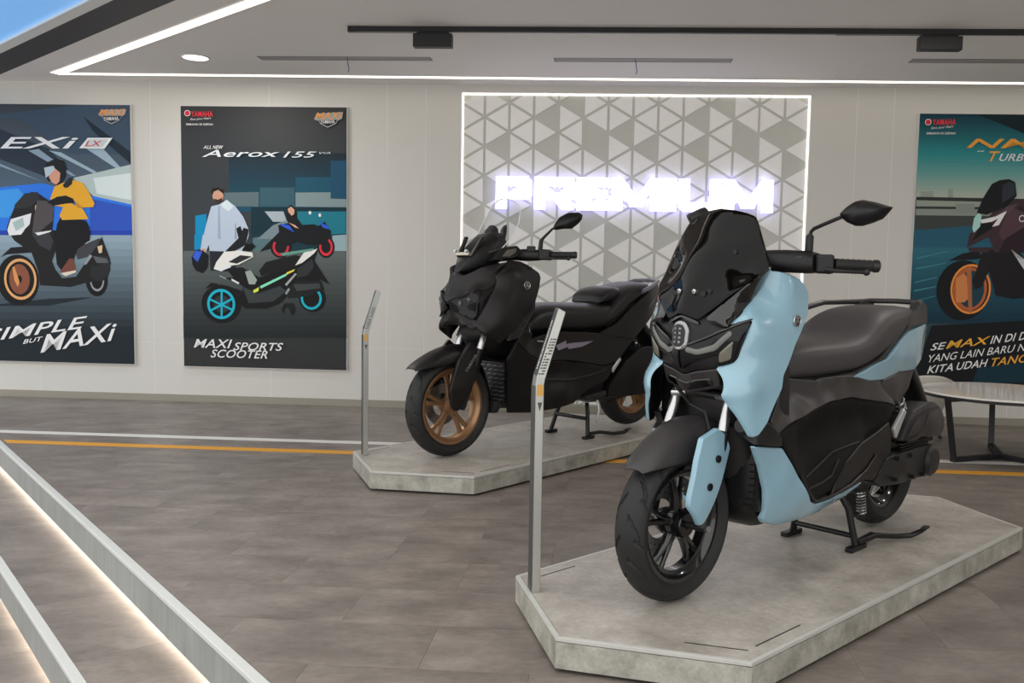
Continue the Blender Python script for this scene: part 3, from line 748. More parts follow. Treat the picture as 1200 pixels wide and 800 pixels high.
POST_R = [
('P','103541',[-25,8,1350,0,1350,22,-23,31]),
('P','123b46',[-24,29,1350,20,1350,43,-22,52]),
('P','14404b',[-23,50,1350,41,1350,63,-21,72]),
('P','164650',[-21,70,1350,62,1350,84,-20,93]),
('P','184b55',[-20,91,1350,82,1350,105,-19,114]),
('P','1a515a',[-19,112,1350,103,1350,125,-18,135]),
('P','1c565f',[-18,133,1350,124,1350,146,-17,156]),
('P','1d5c63',[-17,154,1350,144,1350,167,-16,177]),
('P','1f6168',[-16,175,1350,165,1350,187,-15,197]),
('P','21676d',[-15,195,1350,186,1350,208,-14,218]),
('P','236c72',[-14,216,1350,206,1350,229,-13,239]),
('P','257277',[-13,237,1350,227,1350,250,-12,260]),
('P','27777c',[-12,258,1350,248,1350,270,-10,281]),
('P','297d81',[-11,279,1350,268,1350,291,-9,302]),
('P','2e8184',[-16,300,1350,289,1350,316,-14,327]),
('P','378486',[-15,325,1350,314,1350,340,-13,351]),
('P','408788',[-13,349,1350,338,1350,365,-12,376]),
('P','498a8a',[-12,374,1350,363,1350,389,-11,401]),
('P','528d8c',[-11,399,1350,387,1350,414,-9,426]),
('P','5b908e',[-9,424,1350,412,1350,439,-8,451]),
('P','649390',[-8,449,1350,437,1350,463,-7,475]),
('P','6e9791',[-7,474,1350,461,1350,488,-5,500]),
('P','779a93',[-5,498,1350,486,1350,513,-4,525]),
('P','809d95',[-4,523,1350,511,1350,537,-3,550]),
('P','89a097',[-3,548,1350,535,1350,562,-1,575]),
('P','92a399',[-2,573,1350,560,1350,587,0,600]),
('P','9ba69b',[0,598,1350,585,1350,612,1,625]),
('P','a4a99d',[1,623,1350,610,1350,636,2,650]),
('P','0f2127',[418,4,1350,0,1350,175,792,150,611,76]),
('P','899388',[38,589,133,581,136,633,40,634]),
('P','868f86',[240,564,279,564,282,631,244,631]),
('P','2d3230',[8,628,1350,634,1350,666,9,654]),
('P','8b9388',[9,654,1350,666,1350,692,11,700]),
('P','333836',[9,700,1350,692,1350,711,10,719]),
('P','7f887f',[10,719,1350,711,1350,763,10,767]),
('P','7a837c',[304,676,444,673,448,744,308,747]),
('P','3a3f3d',[10,767,1350,763,1350,853,10,875]),
('P','245468',[8,882,453,838,1350,853,1350,1021,10,1038]),
('P','2b6272',[-13,1012,1350,995,1350,1038,-11,1055]),
('P','295e6e',[-11,1053,1350,1036,1350,1079,-9,1096]),
('P','275a6a',[-9,1094,1350,1077,1350,1119,-7,1138]),
('P','255766',[-7,1136,1350,1117,1350,1160,-5,1179]),
('P','235362',[-5,1177,1350,1158,1350,1201,-3,1220]),
('P','214f5f',[-3,1218,1350,1199,1350,1242,-1,1261]),
('P','1f4b5b',[-1,1259,1350,1240,1350,1283,2,1302]),
('P','1e4857',[1,1300,1350,1281,1350,1324,4,1344]),
('P','1c4453',[4,1342,1350,1322,1350,1365,6,1385]),
('P','1a4050',[6,1383,1350,1363,1350,1406,8,1426]),
('P','183d4c',[8,1425,1350,1404,1350,1447,10,1468]),
('P','163948',[10,1466,1350,1445,1350,1488,12,1509]),
('P','143544',[12,1507,1350,1486,1350,1529,14,1551]),
('P','123140',[14,1549,1350,1527,1350,1570,17,1592]),
('P','3f7f8a',[36,1168,252,1125,252,1130,36,1179]),
('P','3f7f8a',[25,1339,191,1303,191,1310,26,1349]),
('P','3a7684',[32,1090,260,1033,260,1041,32,1103]),
('P','3a7684',[28,1274,194,1231,194,1239,29,1284]),
('P','2f6878',[30,1418,188,1375,189,1383,30,1429]),
('P','14161a',[175,1607,1350,1516,1350,2083,33,2110]),
('P','12303c',[541,1922,1350,1805,1350,1990,497,2057]),
('O','121417',[392,1332,198,230,0]),
('O','d9853c',[450,1321,151,191,90]),
('O','a85a34',[445,1321,128,166,80]),
('O','1c3a46',[450,1321,102,142,0]),
('P','c07a48',[335,1241,397,1201,439,1265,458,1370,410,1423,346,1425]),
('P','a0603c',[407,1148,445,1147,472,1501,446,1501]),
('P','17181c',[270,1109,376,1051,490,1029,531,1080,468,1095]),
('P','1c1a1e',[496,1133,516,1042,590,1001,618,1040,598,1131,531,1303,481,1323,458,1265]),
('P','1a181c',[593,1053,641,1000,768,998,877,1126,893,1373,766,1389,637,1366,605,1262,574,1171]),
('P','3a2a30',[405,1005,419,900,468,874,575,742,684,663,772,643,1350,666,1350,1034,618,1040,560,924]),
('P','3a2a30',[412,1005,615,1001,554,1041,426,1037]),
('P','281c22',[643,1039,709,869,774,688,852,725,1350,866,1350,1034]),
('P','15171a',[461,744,505,627,562,524,617,495,686,486,732,508,751,611,686,689,538,756]),
('P','2a2f36',[639,535,687,503,726,521,744,598,646,664]),
('P','4c3840',[698,689,828,738,822,842,663,948,635,897]),
('P','55424a',[540,795,650,728,686,689,761,669,702,740]),
('P','9fc8c0',[435,861,444,783,473,744,499,757,492,847,450,893]),
('P','e6ece8',[489,796,602,768,682,725,652,767,579,807,503,821]),
('P','d9e2dc',[581,846,651,741,682,728,631,832]),
('P','141518',[503,821,579,813,582,859,484,925,441,952]),
('O','d9d9d9',[799,780,23,26,75]),
('P','b8bcc0',[731,1012,773,1076,837,1088,856,1191,800,1114]),
('O','c22a38',[65,69,24,24,0]),
('O','e6e3e0',[65,69,24,24,80]),
('T','d8293d',[97,91,269,87,43,'b','YAMAHA']),
('T','e4e6e6',[89,122,253,107,18,'i','Revs your Heart']),
('T','e4e6e6',[56,161,269,158,16,'b','SEMAKIN DI DEPAN']),
('T','d2902c',[357,257,1350,253,69,'bi','NMAX']),
('T','c9cdd0',[438,300,492,299,21,'bi','"']),
('T','d29a3c',[527,355,609,354,74,'bi','T']),
('T','c9cdd0',[603,351,861,349,53,'bi','URBO']),
('T','e3e4e4',[172,1799,291,1783,53,'bi','SE']),
('T','d8a02c',[288,1783,620,1735,59,'bi','MAX']),
('T','e3e4e4',[618,1737,887,1695,60,'bi','IN DI D']),
('T','d6d8d8',[164,1892,892,1781,58,'i','YANG LAIN BARU N']),
('T','e3e4e4',[156,1979,349,1950,58,'bi','KITA']),
('T','e3e4e4',[377,1945,611,1910,58,'bi','UDAH']),
('T','dd9a3a',[637,1909,910,1866,61,'bi','TANC']),
]
PW, PH = 1.35, 2.085
def ink(h): return tuple(min(.9, c * 1.35) for c in lin(h))
def poster(s0, ztop, shapes, top, mid, bot, lab):
    r = on_wall(empty('wall_poster', label=lab, cat='poster', group='tall advertising boards on the back wall'))
    m = bpy.data.materials.new('poster_ground'); m.use_nodes = True; nt = m.node_tree; bs = nt.nodes['Principled BSDF']; bs.inputs['Roughness'].default_value = .55
    tc = nt.nodes.new('ShaderNodeTexCoord'); sp = nt.nodes.new('ShaderNodeSeparateXYZ'); mr = nt.nodes.new('ShaderNodeMapRange'); rp = nt.nodes.new('ShaderNodeValToRGB')
    nt.links.new(tc.outputs['Object'], sp.inputs[0]); nt.links.new(sp.outputs['Z'], mr.inputs['Value']); mr.inputs['From Min'].default_value = ztop - PH; mr.inputs['From Max'].default_value = ztop
    e = rp.color_ramp.elements; e[0].color = (*lin(bot), 1); e[1].color = (*lin(top), 1); k = e.new(.55); k.color = (*lin(mid), 1)
    nt.links.new(mr.outputs[0], rp.inputs[0]); nt.links.new(rp.outputs[0], bs.inputs['Base Color'])
    B().box((s0, -.03, ztop - PH), (s0 + PW, -.001, ztop)).make('edge_frame', M('poster_edge_white', 'dcdcd8', .4), r)
    B().add([(s0 + .004, -.0305, ztop - PH + .004), (s0 + PW - .004, -.0305, ztop - PH + .004), (s0 + PW - .004, -.0305, ztop - .004), (s0 + .004, -.0305, ztop - .004)], [(0, 1, 2, 3)]).make('print_ground', m, r)
    verts, faces, mi, mats, cols = [], [], [], [], {}
    depth = -.0308
    def add(poly, col):
        for n_, p_ in (((1, 0), (.005, 0)), ((-1, 0), (PW - .005, 0)), ((0, 1), (0, .005)), ((0, -1), (0, PH - .005))):
            poly = clip(poly, Vector(p_), Vector(n_))
            if len(poly) < 3: return
        if col not in cols: cols[col] = len(mats); mats.append(M('print_' + col, ink(col), .55, spec=.2))
        k = len(verts); verts.extend((s0 + u, depth, ztop - v) for u, v in poly); faces.append(tuple(range(k, k + len(poly)))); mi.append(cols[col])
    for kind, col, d in shapes:
        depth -= .00012
        if kind == 'P':
            pts = [(d[i] / 1000, d[i + 1] / 1000) for i in range(0, len(d), 2)]
            t3 = geometry.tessellate_polygon([[Vector((x, y, 0)) for x, y in pts]])
            for t in t3: add([pts[i] for i in t], col)
        elif kind == 'O':
            u, v, a, b, fr = [x / 1000 for x in d]; fr = d[4] / 100; N = 28
            for k in range(N):
                t0, t1 = 2 * PI * k / N, 2 * PI * (k + 1) / N
                o = lambda t, f: (u + a * f * math.cos(t), v + b * f * math.sin(t))
                add([o(t0, fr), o(t0, 1), o(t1, 1), o(t1, fr)] if fr > 0 else [(u, v), o(t0, 1), o(t1, 1)], col)
        else:
            x0, y0, x1, y1, h, st, s = d; depth_ = depth - .0004
            p, q = Vector((x0, y0)) / 1000, Vector((x1, y1)) / 1000; h = h / 1000; ax = q - p
            fn = lambda u, v: (s0 + p.x + ax.x * u, depth_, ztop - (p.y + ax.y * u) + h * v)
            flat_text('printed_lettering', s, M('ink_' + col, ink(col), .5), r, fn, 'b' in st, 'i' in st)
    me = bpy.data.meshes.new('m'); me.from_pydata(verts, [], faces)
    for m_ in mats: me.materials.append(m_)
    me.polygons.foreach_set('material_index', mi); me.update()
    obj('printed_picture', me, None, r, kind='stuff')
    return r
poster(-3.41 - PW, 2.378, POST_L, '2a323a', '4f6a80', '1d252b', 'poster of a rider in a yellow top on a black scooter, SIMPLE BUT MAXI')
poster(-3.003, 2.375, POST_A, '26282b', '2a3338', '1b1d1f', 'dark poster of a white scooter with turquoise wheels, MAXI SPORTS SCOOTER')
poster(2.749, 2.37, POST_R, '123c48', '2a6072', '14161a', 'teal poster of a dark scooter with an orange front wheel')

# ------------------------------------------------------------------ round table and lounge chair
def table():
    cx, cy, R, zt = 2.83, 5.70, .50, .425
    r = empty('coffee_table', (cx, cy, 0), label='round white coffee table on a black bar base below the teal poster', cat='table')
    circ = lambda rr, n=64: [(rr * math.cos(2 * PI * k / n), rr * math.sin(2 * PI * k / n)) for k in range(n)]
    B().prism(circ(R), zt - .012, zt).make('table_top', M('table_gloss_white', 'efece6', .1, spec=.4), r, bevel=.003)
    B().prism(circ(R - .004), zt - .03, zt - .012).make('top_edge', m_black, r)
    b0 = B()
    for a in (203, 300, 72):
        d = Vector((math.cos(math.radians(a)), math.sin(math.radians(a)), 0)); 
        g = B().bar(d * .0 + Vector((0, 0, .015)), d * .40 + Vector((0, 0, .015)), .04, .03); g.make('floor_bar', m_black, r, bevel=.003)
        B().bar(d * .385 + Vector((0, 0, .0)), d * .465 + Vector((0, 0, zt - .03)), .035, .022, up=d).make('leg', m_black, r, bevel=.003)
        B().bar(d * .0 + Vector((0, 0, zt - .04)), d * .46 + Vector((0, 0, zt - .04)), .03, .02).make('top_rail', m_black, r)
table()
def lounge(x, y, rz):
    r = empty('lounge_chair', (x, y, 0), rz, label='cream tub lounge chair with black legs behind the coffee table', cat='chair')
    m = M('cream_shell', 'd8d3ca', .55, noise=(60, .03)); mk = M('cream_cushion', 'cfc9bf', .8, bump=(220, .3))
    # tub shell: back faces -y (towards the table), opening to +y
    rings = []; N = 22
    for i in range(N + 1):
        t = PI * (i / N) ; a = PI + t            # sweep behind
        hgt = .16 + .18 * math.sin(t) ** .8
        d = Vector((math.cos(a), math.sin(a), 0)); col = []
        for k in range(9):
            f = k / 8; rad = .205 + .115 * f ** .8; col.append(d * rad + Vector((0, 0, .12 + hgt * f * .98)))
        for k in range(8, -1, -1):
            f = k / 8; rad = .185 + .105 * f ** .8; col.append(d * rad + Vector((0, 0, .135 + hgt * f * .96)))
        rings.append(col)
    B().loft(rings).make('shell', m, r, smooth=True, sharp=50)
    B().loft([ring((0, .02, z), (1, 0, 0), (0, 1, 0), a, a * .95, 24, 2.6) for z, a in ((.13, .17), (.15, .205), (.22, .215), (.245, .195), (.25, .15))]).make('seat_cushion', mk, r, smooth=True)
    for sx_, sy in ((-1, -1), (1, -1), (1, 1), (-1, 1)):
        B().tube([(sx_ * .10, sy * .10, .14), (sx_ * .19, sy * .17, .0)], [.016, .011]).make('leg', m_black, r, smooth=True)
lounge(2.535, 6.52, .15)

# ------------------------------------------------------------------ scooters (local frame: origin at the front tyre contact, +x forward, +y left, +z up)
m_blue = M('paint_light_blue', '91b8ca', .24, coat=.8)
m_gloss = M('gloss_black', '0b0b0d', .06, coat=.6)
m_sat = M('satin_black', '131214', .38, spec=.4)
m_char = M('charcoal_plastic', '343132', .38)
m_dchar = M('dark_matt_plastic', '1f1d1e', .5, bump=(500, .15))
m_well = M('foot_well_black', '0d0c0c', .6, spec=.25)
m_seat = M('seat_vinyl', '423e40', .5, bump=(350, .2))
m_rub = M('tyre_rubber', '1c1c1d', .62)
m_steel2 = M('polished_metal', 'c9cacb', .22, .9)
m_cast = M('cast_dark_metal', '2b2a2b', .4, .3)
m_disc = M('brake_disc_steel', '8c8c8c', .3, .85)
m_bronze = M('bronze_wheel_paint', 'a37d5c', .3, .6)
m_glass = M('lamp_glass_dark', '161618', .1, spec=.3)
m_lens = M('lamp_reflector_silver', '7f7e72', .2, .5)
m_red = M('tail_lamp_red', '8e1420', .15, coat=.6)
m_mblk = M('matt_black_paint', '151112', .4, spec=.4)
m_mblk2 = M('matt_black_panel', '0f0d0f', .45, spec=.35)
m_seatx = M('seat_black_vinyl', '121216', .38, bump=(350, .2))

def ysym(o_list): return o_list
def wheel(root, nm, c, R, w, rimR, rmat, spokes, disc=True, twin=False, sw=1.):
    """rim is the part; tyre, spokes, hub and disc are its pieces"""
    x, y, z = c
    rw = w * .62
    rim = B().lathe_y([(rimR, -rw / 2), (rimR, -rw / 2 + .007), (rimR - .012, -rw / 2 + .012), (rimR - .028, -.012), (rimR - .028, .012), (rimR - .012, rw / 2 - .012), (rimR, rw / 2 - .007), (rimR, rw / 2), (rimR - .012, rw / 2), (rimR - .022, rw / 2 - .014), (rimR - .036, .016), (rimR - .036, -.016), (rimR - .022, -rw / 2 + .014), (rimR - .012, -rw / 2)], c, 72).make(nm, rmat, root, smooth=True, sharp=40)
    N, K = 384, 34; rings = []
    for i in range(N):
        th = 2 * PI * i / N; row = []
        for k in range(K + 1):
            a = -1.28 + 2.56 * k / K                      # crown angle
            yy = math.sin(a) / math.sin(1.28) * w / 2 if abs(a) < 1.28 else 0
            yy = w / 2 * math.sin(a * 1.0) / math.sin(1.28)
            rr = R - (1 - math.cos(a)) * w * .42
            g = 0
            u = abs(a) / 1.28                             # slanted curved grooves
            ph = (th * 12 / (2 * PI) + .9 * u ** 1.5 + (0 if a > 0 else .5)) % 1
            if .12 < u < .72 and abs(ph - .5) < .07: g = .006
            ph2 = (th * 12 / (2 * PI) + .55 * u + (.3 if a > 0 else .8)) % 1
            if .52 < u < .93 and abs(ph2 - .5) < .055: g = .005
            rr -= g; row.append((x + rr * math.cos(th), y + yy, z + rr * math.sin(th)))
        for rr, yy in ((rimR + .018, w * .47), (rimR + .002, rw / 2), (rimR - .006, rw / 2 - .006), (rimR - .006, -rw / 2 + .006), (rimR + .002, -rw / 2), (rimR + .018, -w * .47)):
            row.append((x + rr * math.cos(th), y + yy, z + rr * math.sin(th)))
        rings.append(row)
    B().loft(rings, closed=True).make('tire', m_rub, rim, smooth=True, sharp=32)
    B().lathe_y([(.012, -.05), (.036, -.05), (.044, -.03), (.044, .03), (.036, .05), (.012, .05)], c, 32).make('hub', rmat, rim, smooth=True)
    for k in range(spokes):
        th = 2 * PI * k / spokes + .31
        for da in ((-.16, .16) if twin else (0,)):
            b = B(); d0 = Vector((math.cos(th + da * .35), 0, math.sin(th + da * .35))); d1 = Vector((math.cos(th + da), 0, math.sin(th + da))); t = Vector((-math.sin(th), 0, math.cos(th)))
            C_ = Vector(c); rs = []
            for f, ww, hh, off in ((0, .013, .018, 0), (.35, .0095, .014, .006), (.75, .009, .011, .004), (1, .012, .012, 0)):
                p = C_ + d0.lerp(d1, f) * (.035 + (rimR - .03 - .035) * f) + Vector((0, off, 0))
                rs.append(ring(p, t, Vector((0, 1, 0)), ww * sw, hh, 10, 3))
            b.loft(rs).make('spoke', rmat, rim, smooth=True)
    if disc:
        dy = -.058; prof = [(.062, dy - .002), (.115, dy - .002), (.115, dy + .002), (.062, dy + .002)]
        dsc = B().lathe_y(prof, c, 48)
        dsc.make('brake_disc', m_disc, rim)
        hb = B()
        for k in range(24):
            for rr in (.082, .1):
                a = 2 * PI * (k + (.5 if rr > .09 else 0)) / 24; p = Vector((x + rr * math.cos(a), y + dy + .0022, z + rr * math.sin(a)))
                hb.add([p + Vector((.0035 * math.cos(q), .0006, .0035 * math.sin(q))) for q in [PI * j / 3 for j in range(6)]], [(5, 4, 3, 2, 1, 0)])
        h = hb.make('disc_holes', m_cast, rim, kind='stuff')
    return rim
def sweep_shell(name, secs, mat, root, th=.004):
    """open shell across y: secs = (x, half width, z crown, z edge)"""
    n = 14; rows = []
    for x, w, zc, ze in secs:
        r = []
        for k in range(n + 1):
            t = -1 + 2 * k / n; r.append((x, w * math.sin(t * PI / 2) if True else w * t, zc - (zc - ze) * abs(t) ** 2.4))
        rows.append(r)
    m = n + 1; v = [p for r in rows for p in r]; f = [(i * m + j, i * m + j + 1, (i + 1) * m + j + 1, (i + 1) * m + j) for i in range(len(rows) - 1) for j in range(n)]
    o = obj(name, mesh(v, f, True, 60), mat, root); s = o.modifiers.new('solid', 'SOLIDIFY'); s.thickness = th; s.offset = 0
    sb = o.modifiers.new('sub', 'SUBSURF'); sb.levels = sb.render_levels = 1
    return o
def xloft(name, secs, mat, root, pw=3.2, n=24, sharp=50, sub=0):
    """closed loft along x: secs = (x, z bottom, z top, half width[, y centre])"""
    rs = [ring((s[0], s[4] if len(s) > 4 else 0, (s[1] + s[2]) / 2), (0, 1, 0), (0, 0, 1), s[3], (s[2] - s[1]) / 2, n, pw) for s in secs]
    o = B().loft(rs).make(name, mat, root, smooth=True, sharp=sharp)
    if sub: sb = o.modifiers.new('sub', 'SUBSURF'); sb.levels = sb.render_levels = sub
    return o
def roundel(root, c, R, nrm=(0, 1, 0)):
    """tuning fork style roundel: dark disc, bright ring and three crossed bars"""
    n = Vector(nrm).normalized(); u = Vector((0, 0, 1)) - n * n.z; u.normalize(); w = u.cross(n); c = Vector(c)
    P = lambda r, a, h: c + (u * math.cos(a) + w * math.sin(a)) * r + n * h
    N = 32
    disc = B().loft([[P(R * .94, 2 * PI * k / N, h) for k in range(N)] for h in (-.003, .002)]).make('roundel', m_gloss, root)
    b = B().loft([[P(rr, 2 * PI * k / N, hh) for k in range(N)] for rr, hh in ((R, -.002), (R, .003), (R * .88, .0045), (R * .8, .003), (R * .8, 0))], cap=False); b.make('roundel_ring', m_steel2, disc, smooth=True)
    for a in (PI / 2, PI / 2 + 2 * PI / 3, PI / 2 + 4 * PI / 3):
        d = u * math.cos(a - PI / 2) + w * math.sin(a - PI / 2); s_ = d.cross(n)
        q = B().bar(c + n * .0035 - d * R * .12, c + n * .0035 + d * R * .78, R * .1, .003, up=n)
        for k in (-1, 1): q.bar(c + n * .0035 + s_ * R * .2 * k + d * R * .3, c + n * .0035 + s_ * R * .2 * k + d * R * .68, R * .08, .003, up=n)
        q.bar(c + n * .0035 - s_ * R * .22 + d * R * .32, c + n * .0035 + s_ * R * .22 + d * R * .32, R * .08, .003, up=n)
        q.make('fork_mark', m_steel2, disc)
def mirrorz(P): return [(x, -y, z) for x, y, z in P]
def shock(root, p, q, r0=.02, turns=9, body=None, spring=None, nm='shock_absorber'):
    p, q = Vector(p), Vector(q); d = q - p; L = d.length; dn = d.normalized(); u = dn.cross(Vector((0, 1, 0))).normalized(); w = dn.cross(u)
    o = B().tube([p, q], r0 * .45).make(nm, body or m_steel2, root, smooth=True)
    pts = [p + dn * (L * (.08 + .84 * k / (turns * 12))) + (u * math.cos(2 * PI * k / 12) + w * math.sin(2 * PI * k / 12)) * r0 for k in range(turns * 12 + 1)]
    B().tube(pts, .0045, 8).make('coil_spring', spring or m_steel2, o, smooth=True)
    B().tube([q - dn * .06 * L, q + dn * .1 * L], r0 * .9, 14).make('lower_mount', m_cast, o, smooth=True)
    return o
def grip_side(root, pts, sgn, nm_lever=True):
    """handlebar end: switch box, grip, lever, bar end; pts = inner, grip start, grip end (left side)"""
    a, b, c = [Vector((x, y * sgn, z)) for x, y, z in pts]
    bx = B(); d = (b - a)
    bx.bar(a, b, .062, .06); bx.make('switch_housing', m_sat, root, bevel=.008)
    bx = B().bar(a.lerp(b, .15) + Vector((-.03, 0, -.01)), a.lerp(b, .6) + Vector((-.03, 0, -.015)), .02, .035); bx.make('switch_button', m_cast, root, bevel=.004)
    g = (c - b).normalized()
    gp = B(); rs = []
    for k in range(15):
        f = k / 14; rs.append(b.lerp(c, f))
    gp.tube(rs, [.0175 + (.0018 if k % 2 else 0) for k in range(15)], 16); grip = gp.make('grip', m_rub, root, smooth=True, sharp=25)
    B().tube([c, c + g * .006, c + g * .02, c + g * .024], [.017, .02, .02, .015], 16).make('bar_end', m_cast, grip, smooth=True)
    f = Vector((.055, 0, -.02))
    lv = B().tube([a.lerp(b, .9) + f * .8, b.lerp(c, .25) + f, b.lerp(c, .7) + f * .85 + Vector((0, 0, -.004)), c + f * .6 + Vector((0, 0, -.008))], [.008, .007, .006, .007], 10); lv.sphere(c + f * .6 + Vector((0, 0, -.008)), .0115, 7)
    lv.make('brake_lever', m_cast, root, smooth=True)
def mirror_head(root, outline, thick, mat, nm='mirror'):
    """shell from an outline of 3D points: bulging back towards +x (forward), flat glass at the rear"""
    pts = [Vector(p) for p in outline]; c = sum(pts, Vector()) / len(pts); n = Vector((1, 0, 0))
    m = len(pts); rs = [[p - n * .006 for p in pts], [p for p in pts], [c + (p - c) * .86 + n * thick * .55 for p in pts], [c + (p - c) * .5 + n * thick * .92 for p in pts], [c + (p - c) * .12 + n * thick for p in pts]]
    o = B().loft(rs).make(nm, mat, root, smooth=True, sharp=40)
    B().loft([[c + (p - c) * .9 - n * .0065 for p in pts], [c + (p - c) * .9 - n * .0075 for p in pts]]).make('mirror_glass', M('mirror_silver', 'c8ccd0', .03, 1), o)
    return o

# ================================================================== light blue scooter
def scooter_blue():
    R = empty('motor_scooter', (.386, 2.7757, HP + .0012), 3.9202, label='light blue and charcoal maxi scooter with black wheels on the platform', cat='scooter', group='maxi scooters on display platforms')
    wheel(R, 'front_wheel', (0, 0, .242), .242, .112, .181, M('wheel_gloss_black', '131315', .14, coat=.5), 5, True, True)
    wheel(R, 'rear_wheel', (-1.34, 0, .258), .254, .13, .181, M('wheel_gloss_black', '131315', .14), 5, True, True)
    # fender, forks
    sweep_shell('front_fender', [(.203, .03, .432, .424), (.185, .05, .452, .432), (.14, .063, .49, .438), (.08, .07, .532, .44), (.02, .074, .558, .442), (-.04, .075, .568, .45), (-.1, .072, .565, .47), (-.15, .065, .55, .5)], m_char, R)
    for sy in (1, -1):
        B().tube([(-.142, sy * .1, .67), (-.083, sy * .104, .51)], .0165, 16).make('fork_tube', m_steel2, R, smooth=True)
        B().tube([(-.09, sy * .104, .53), (-.025, sy * .102, .31), (-.002, sy * .1, .245)], [.022, .023, .026], 16).make('fork_leg', m_sat, R, smooth=True)
        B().tube([(0, sy * .05, .244), (0, sy * .12, .245)], .011, 12).make('axle_spacer', m_cast, R, smooth=True)
        B().tube([(-.004, sy * .118, .246), (-.004, sy * .128, .246)], .0105, 12).make('axle_nut', m_steel2, R, smooth=True)
        B().tube([(-.12, sy * .06, .63), (-.105, sy * .105, .627)], .011, 10).make('clamp_bolt', m_steel2, R, smooth=True)
    B().tube([(-.13, -.1, .63), (-.125, 0, .635), (-.13, .1, .63)], .015, 12).make('fork_bridge', m_cast, R, smooth=True)
    B().box((-.06, -.1, .30), (-.01, -.06, .37)).make('brake_caliper', m_cast, R, bevel=.008)
    B().tube([(-.06, -.06, .66), (-.1, -.03, .60), (-.09, .04, .58), (-.07, .07, .53)], .006, 8).make('brake_hose', m_rub, R, smooth=True)
    fc = [(-.045, .122, .547), (-.087, .122, .521), (-.11, .122, .481), (-.101, .122, .453), (.01, .12, .263), (.032, .12, .259), (.086, .12, .326), (.084, .12, .353), (.057, .122, .459), (.035, .122, .523)]
    cov = panel('fork_cover', fc, 'side', m_blue, R, ctrl=[(-.03, .132, .45), (.01, .134, .38), (.04, .13, .31)], thick=.016, res=.018, rim=.006)
    for o, sy in zip(cov, (1, -1)):
        for x, z in ((-.032, .456), (.008, .377)):
            y = .1338 if z > .4 else .1352
            B().lathe_y([(.0001, .0), (.0085, 0), (.0085, .0025), (.0115, .003), (.0115, -.004), (.0001, -.004)], (x, sy * y - (0 if sy > 0 else .001), z), 18).make('bolt_recess', m_sat, o)
    # front cowl as height field x(y, z)
    H = [(0, .69, -.03), (0, .715, -.012), (0, .78, .004), (0, .86, -.004), (0, .95, -.040), (0, 1.06, -.10), (.06, .735, -.025), (.06, .80, -.023), (.06, .86, -.026), (.11, .728, -.05), (.155, .745, -.069), (.188, .87, -.1), (.1385, .855, -.057), (.155, .94, -.168), (.157, 1.0, -.224), (.10, .93, -.085), (.10, 1.0, -.14), (.10, .69, -.058), (.07, .665, -.06), (0, .64, -.045)]
    hx = tps([(y, z) for y, z, x in H] + [(-y, z) for y, z, x in H if y > 0], [x for y, z, x in H] + [x for y, z, x in H if y > 0], 1e-5)
    X = lambda y, z, o=0.: float(hx([(y, z)])[0]) + o
    def fpan(name, yz, mat, par, off, thick=.008, **k): return panel(name, [(0, y, z) for y, z in yz], 'front', mat, par, hf=hx, off=off, thick=thick, **k)
    fpan('front_cowl', [(0, .70), (.05, .715), (.108, .722), (.15, .738), (.16, .76), (.187, .868), (.145, .857), (.155, .93), (.158, .995), (.10, 1.05), (0, 1.06)], m_sat, R, -.006, .02, sym=True, rim=.002)
    # lower lip with duct
    fpan('chin_guard', [(0, .642), (.05, .652), (.09, .662), (.102, .668), (.106, .724), (.08, .718), (.045, .712), (0, .698)], m_char, R, -.002, .03, sym=True)
    lip = fpan('chin_duct', [(0, .650), (.055, .662), (.085, .672), (.08, .692), (.04, .686), (0, .674)], m_gloss, R, .004, .008, sym=True)[0]
    # headlights
    hl = [(.024, .79), (.082, .815), (.1355, .844), (.187, .873), (.188, .862), (.152, .746), (.111, .732), (.1115, .766), (.037, .738), (.003, .716), (.003, .776)]
    for sg in (1, -1):
        yz = [(y * sg, z) for y, z in hl]
        lamp = fpan('headlight', yz, m_glass, R, .003, .012)[0]
        drl = [(.025, .787), (.053, .779), (.1, .796), (.146, .842), (.152, .828), (.106, .779), (.054, .763), (.022, .772)]
        fpan('daytime_strip', [(y * sg, z) for y, z in drl], M('light_guide_grey', '70716d', .25), lamp, .006, .004, res=.012, rim=.001)
        bm_ = [(.114, .742), (.1155, .771), (.156, .811), (.146, .754)]
        fpan('beam_reflector', [(y * sg, z) for y, z in bm_], m_lens, lamp, .006, .004, res=.012, rim=.001)
        tr = [(.027, .796), (.082, .821), (.1355, .85), (.188, .879), (.187, .872), (.1355, .843), (.082, .814), (.027, .789)]
        fpan('brow_trim', [(y * sg, z) for y, z in tr], m_gloss, lamp, .007, .006, res=.012, rim=.001)
    em = [(0, .865), (.02, .859), (.031, .838), (.029, .79), (.016, .777), (0, .775)]
    e = fpan('nose_emblem', em, M('emblem_chrome', '9a9b9c', .25, .85), R, .010, .014, sym=True, res=.012)[0]
    fpan('emblem_field', [(y * .74, .821 + (z - .821) * .78) for y, z in em], m_cast, e, .0125, .004, sym=True, res=.012, rim=.001)
    for k in range(4):
        for y in (-.008, .008):
            z = .80 + k * .0135; B().bar((X(y - .004, z, .0135), y - .004, z), (X(y + .004, z, .0135), y + .004, z), .004, .006).make('emblem_stud', m_disc, e)
    fpan('cowl_wing', [(0, .887), (.055, .862), (.056, .853), (0, .876)], m_gloss, R, .008, .01, sym=True, res=.012, rim=.001)
    # windscreen
    S = [(-.194, 0, 1.212), (-.2, .05, 1.206), (-.208, .09, 1.196), (-.21, .118, 1.185), (-.205, .132, 1.165), (-.197, .15, 1.13), (-.19, .17, 1.088), (-.186, .187, 1.048), (-.178, .19, 1.030), (-.153, .18, 1.008), (-.1, .16, .972), (-.05, .12, .925), (-.018, .055, .868), (-.004, 0, .886)]
